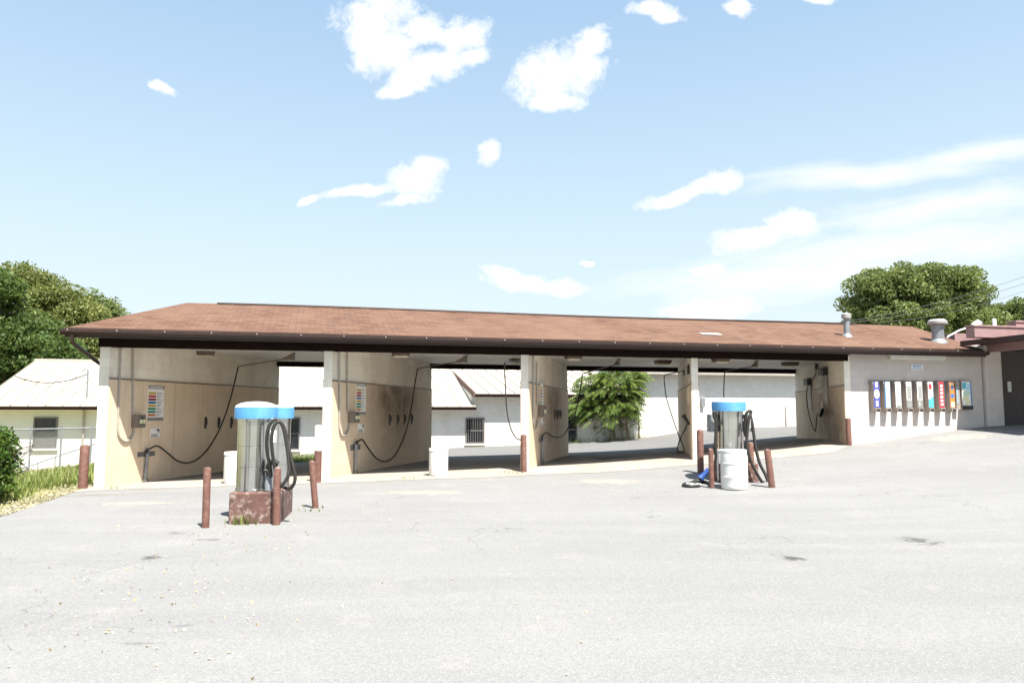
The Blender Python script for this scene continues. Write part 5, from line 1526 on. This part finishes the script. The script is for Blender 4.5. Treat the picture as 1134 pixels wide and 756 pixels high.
def build_sky():
    w = bpy.data.worlds.new('World'); SC.world = w; w.use_nodes = True
    t = NT.__new__(NT); t.t = w.node_tree; t.m = None
    for n in list(t.t.nodes): t.t.nodes.remove(n)
    out = t.n('ShaderNodeOutputWorld'); bg = t.n('ShaderNodeBackground'); t.l(bg.outputs[0], out.inputs[0])
    sky = t.n('ShaderNodeTexSky', sky_type='NISHITA'); sky.sun_disc = False
    sky.sun_elevation = EL; sky.sun_rotation = atan2(SUN.x, SUN.y)
    sky.air_density = 1.0; sky.dust_density = 1.4; sky.ozone_density = 1.0; sky.altitude = 100
    bg.inputs['Strength'].default_value = SKY_STRENGTH
    d = t.coord('Generated')
    # direction -> tangent plane of the northern sky, in units of 100 px of the photo lens
    r = t.n('ShaderNodeVectorRotate', rotation_type='X_AXIS'); r.inputs['Angle'].default_value = -PITCH; t.l(d, r.inputs['Vector'])
    sp = t.n('ShaderNodeSeparateXYZ'); t.l(r.outputs[0], sp.inputs[0])
    yy = t.math('MAXIMUM', sp.outputs['Y'], .05)
    u = t.math('MULTIPLY', t.math('DIVIDE', sp.outputs['X'], yy), F / 100); v = t.math('MULTIPLY', t.math('DIVIDE', sp.outputs['Z'], yy), F / 100)
    cb = t.n('ShaderNodeCombineXYZ'); t.l(u, cb.inputs[0]); t.l(v, cb.inputs[1]); uv = cb.outputs[0]
    nz = t.n('ShaderNodeTexNoise'); nz.inputs['Scale'].default_value = 1.1; nz.inputs['Detail'].default_value = 3; t.l(uv, nz.inputs['Vector'])
    wp = t.n('ShaderNodeVectorMath', operation='MULTIPLY_ADD'); t.l(nz.outputs['Color'], wp.inputs[0]); wp.inputs[1].default_value = (.35, .30, 0); wp.inputs[2].default_value = (-.175, -.15, 0)
    ad = t.n('ShaderNodeVectorMath', operation='ADD'); t.l(uv, ad.inputs[0]); t.l(wp.outputs[0], ad.inputs[1]); uvw = ad.outputs[0]
    def blob(x, y, rx, ry, rot, src):
        s = t.n('ShaderNodeVectorMath', operation='SUBTRACT'); t.l(src, s.inputs[0]); s.inputs[1].default_value = ((x - CX) / 100, (CY - y) / 100, 0)
        rr = t.n('ShaderNodeVectorRotate', rotation_type='Z_AXIS'); rr.inputs['Angle'].default_value = radians(-rot); t.l(s.outputs[0], rr.inputs['Vector'])
        m = t.n('ShaderNodeVectorMath', operation='MULTIPLY'); t.l(rr.outputs[0], m.inputs[0]); m.inputs[1].default_value = (100 / rx, 100 / ry, 0)
        l = t.n('ShaderNodeVectorMath', operation='LENGTH'); t.l(m.outputs[0], l.inputs[0])
        return t.math('SUBTRACT', 1.0, l.outputs['Value'])
    cum = [(418, 20, 52, 42, 0), (432, 55, 44, 34, 15), (455, 82, 32, 24, 0), (478, 66, 36, 22, 0), (512, 40, 40, 20, 0), (525, 62, 26, 10, 8), (470, 30, 34, 20, 0), (440, 100, 26, 10, 0),
           (618, 84, 56, 34, 18), (654, 50, 30, 20, 30), (615, 108, 36, 16, 0), (645, 75, 36, 26, 20), (458, 200, 34, 24, 0), (476, 182, 26, 16, 0), (402, 212, 50, 9, 6), (346, 224, 18, 6, 30), (448, 222, 30, 9, 10),
           (543, 172, 21, 15, 25), (750, 217, 48, 11, 14), (802, 202, 20, 16, 20), (772, 210, 40, 13, 12), (840, 262, 66, 17, 12), (872, 250, 38, 17, 0), (585, 314, 62, 11, -6), (556, 303, 28, 9, -10), (620, 318, 30, 10, 0),
           (790, 338, 66, 15, 8), (782, 300, 26, 8, 0), (725, 8, 36, 10, -8), (742, 18, 20, 11, 0), (815, 6, 20, 10, 0), (912, 1, 18, 7, 0), (182, 94, 20, 7, -20), (928, 303, 34, 13, 20), (650, 293, 10, 4, 0), (180, -60, 90, 40, 0), (880, -70, 110, 40, 0)]
    acc = None
    for c in cum:
        b = blob(*c, uvw); acc = b if acc is None else t.math('MAXIMUM', acc, b)
    fb = t.math('ADD', t.math('MULTIPLY', t.noise(uv, 2.6, 9, .66, .35), .72), t.math('MULTIPLY', t.noise(uvw, 8, 7, .75, .8), .28))
    dens = t.math('ADD', acc, t.math('MULTIPLY', t.math('SUBTRACT', fb, .5), 2.7))
    mask = t.ramp(dens, [(.0, 0), (.25, .45), (.60, 1)])
    # thin streaks on the right
    ci = None
    for c in [(960, 190, 170, 18, 6), (1080, 168, 130, 15, 9), (1040, 228, 190, 26, 8), (1000, 275, 260, 30, 6), (860, 310, 240, 26, 3)]:
        b = blob(*c, uvw); ci = b if ci is None else t.math('MAXIMUM', ci, b)
    sr = t.n('ShaderNodeVectorRotate', rotation_type='Z_AXIS'); sr.inputs['Angle'].default_value = radians(-8); t.l(uv, sr.inputs['Vector'])
    stv = t.mapping(sr.outputs[0], (.5, 3.0, 1))
    cm = t.ramp(t.math('ADD', ci, t.math('MULTIPLY', t.math('SUBTRACT', t.noise(stv, 1.3, 7, .6, .8), .5), 1.3)), [(-.0, 0), (1.0, .85)])
    allm = t.math('MAXIMUM', mask, cm)
    front = t.math('MULTIPLY', allm, t.math('GREATER_THAN', sp.outputs['Y'], .1))
    # loose broken cloud over the rest of the sky, so the light matches
    white = t.mix(0.0, (9.0, 9.0, 9.0), (9, 9, 9))
    sd = t.n('ShaderNodeSeparateXYZ'); t.l(d, sd.inputs[0])
    hz = t.ramp(sd.outputs['Z'], [(.0, .94), (.22, .80), (.5, .60)])
    veil = t.mix(hz, sky.outputs[0], t.ramp(sd.outputs['Z'], [(.03, (3.45, 3.78, 3.92)), (.22, (2.95, 3.58, 3.88)), (.48, (2.1, 3.0, 3.8))]))
    t.l(t.mix(front, veil, (4.6, 4.65, 4.7)), bg.inputs['Color'])

def build_sun():
    l = bpy.data.lights.new('sun', 'SUN'); l.energy = SUN_STRENGTH; l.angle = radians(.53); l.color = (1, .955, .88)
    o = bpy.data.objects.new('sun', l); COL.objects.link(o); o.location = (10, -20, 40)
    o.rotation_euler = SUN.to_track_quat('Z', 'Y').to_euler()

def build_camera():
    c = bpy.data.cameras.new('camera'); o = bpy.data.objects.new('camera', c); COL.objects.link(o)
    c.sensor_width = 36; c.lens = F / 1134 * 36; c.clip_start = .05; c.clip_end = 5000
    o.location = CAM; o.rotation_euler = (radians(90) + PITCH, 0, 0); SC.camera = o

build_setting()
build_carwash()
build_fittings()
build_lot()
build_right()
build_rear()
build_plants()
build_wires()
build_sky()
build_sun()
build_camera()
vs = SC.view_settings
SC.display_settings.display_device = 'sRGB'
vs.view_transform = 'Standard'; vs.look = 'None'; vs.exposure = EXPOSURE; vs.gamma = 1; vs.use_curve_mapping = False
SC.cycles.max_bounces = 10; SC.cycles.diffuse_bounces = 7; SC.cycles.transparent_max_bounces = 8
SC.cycles.use_denoising = True
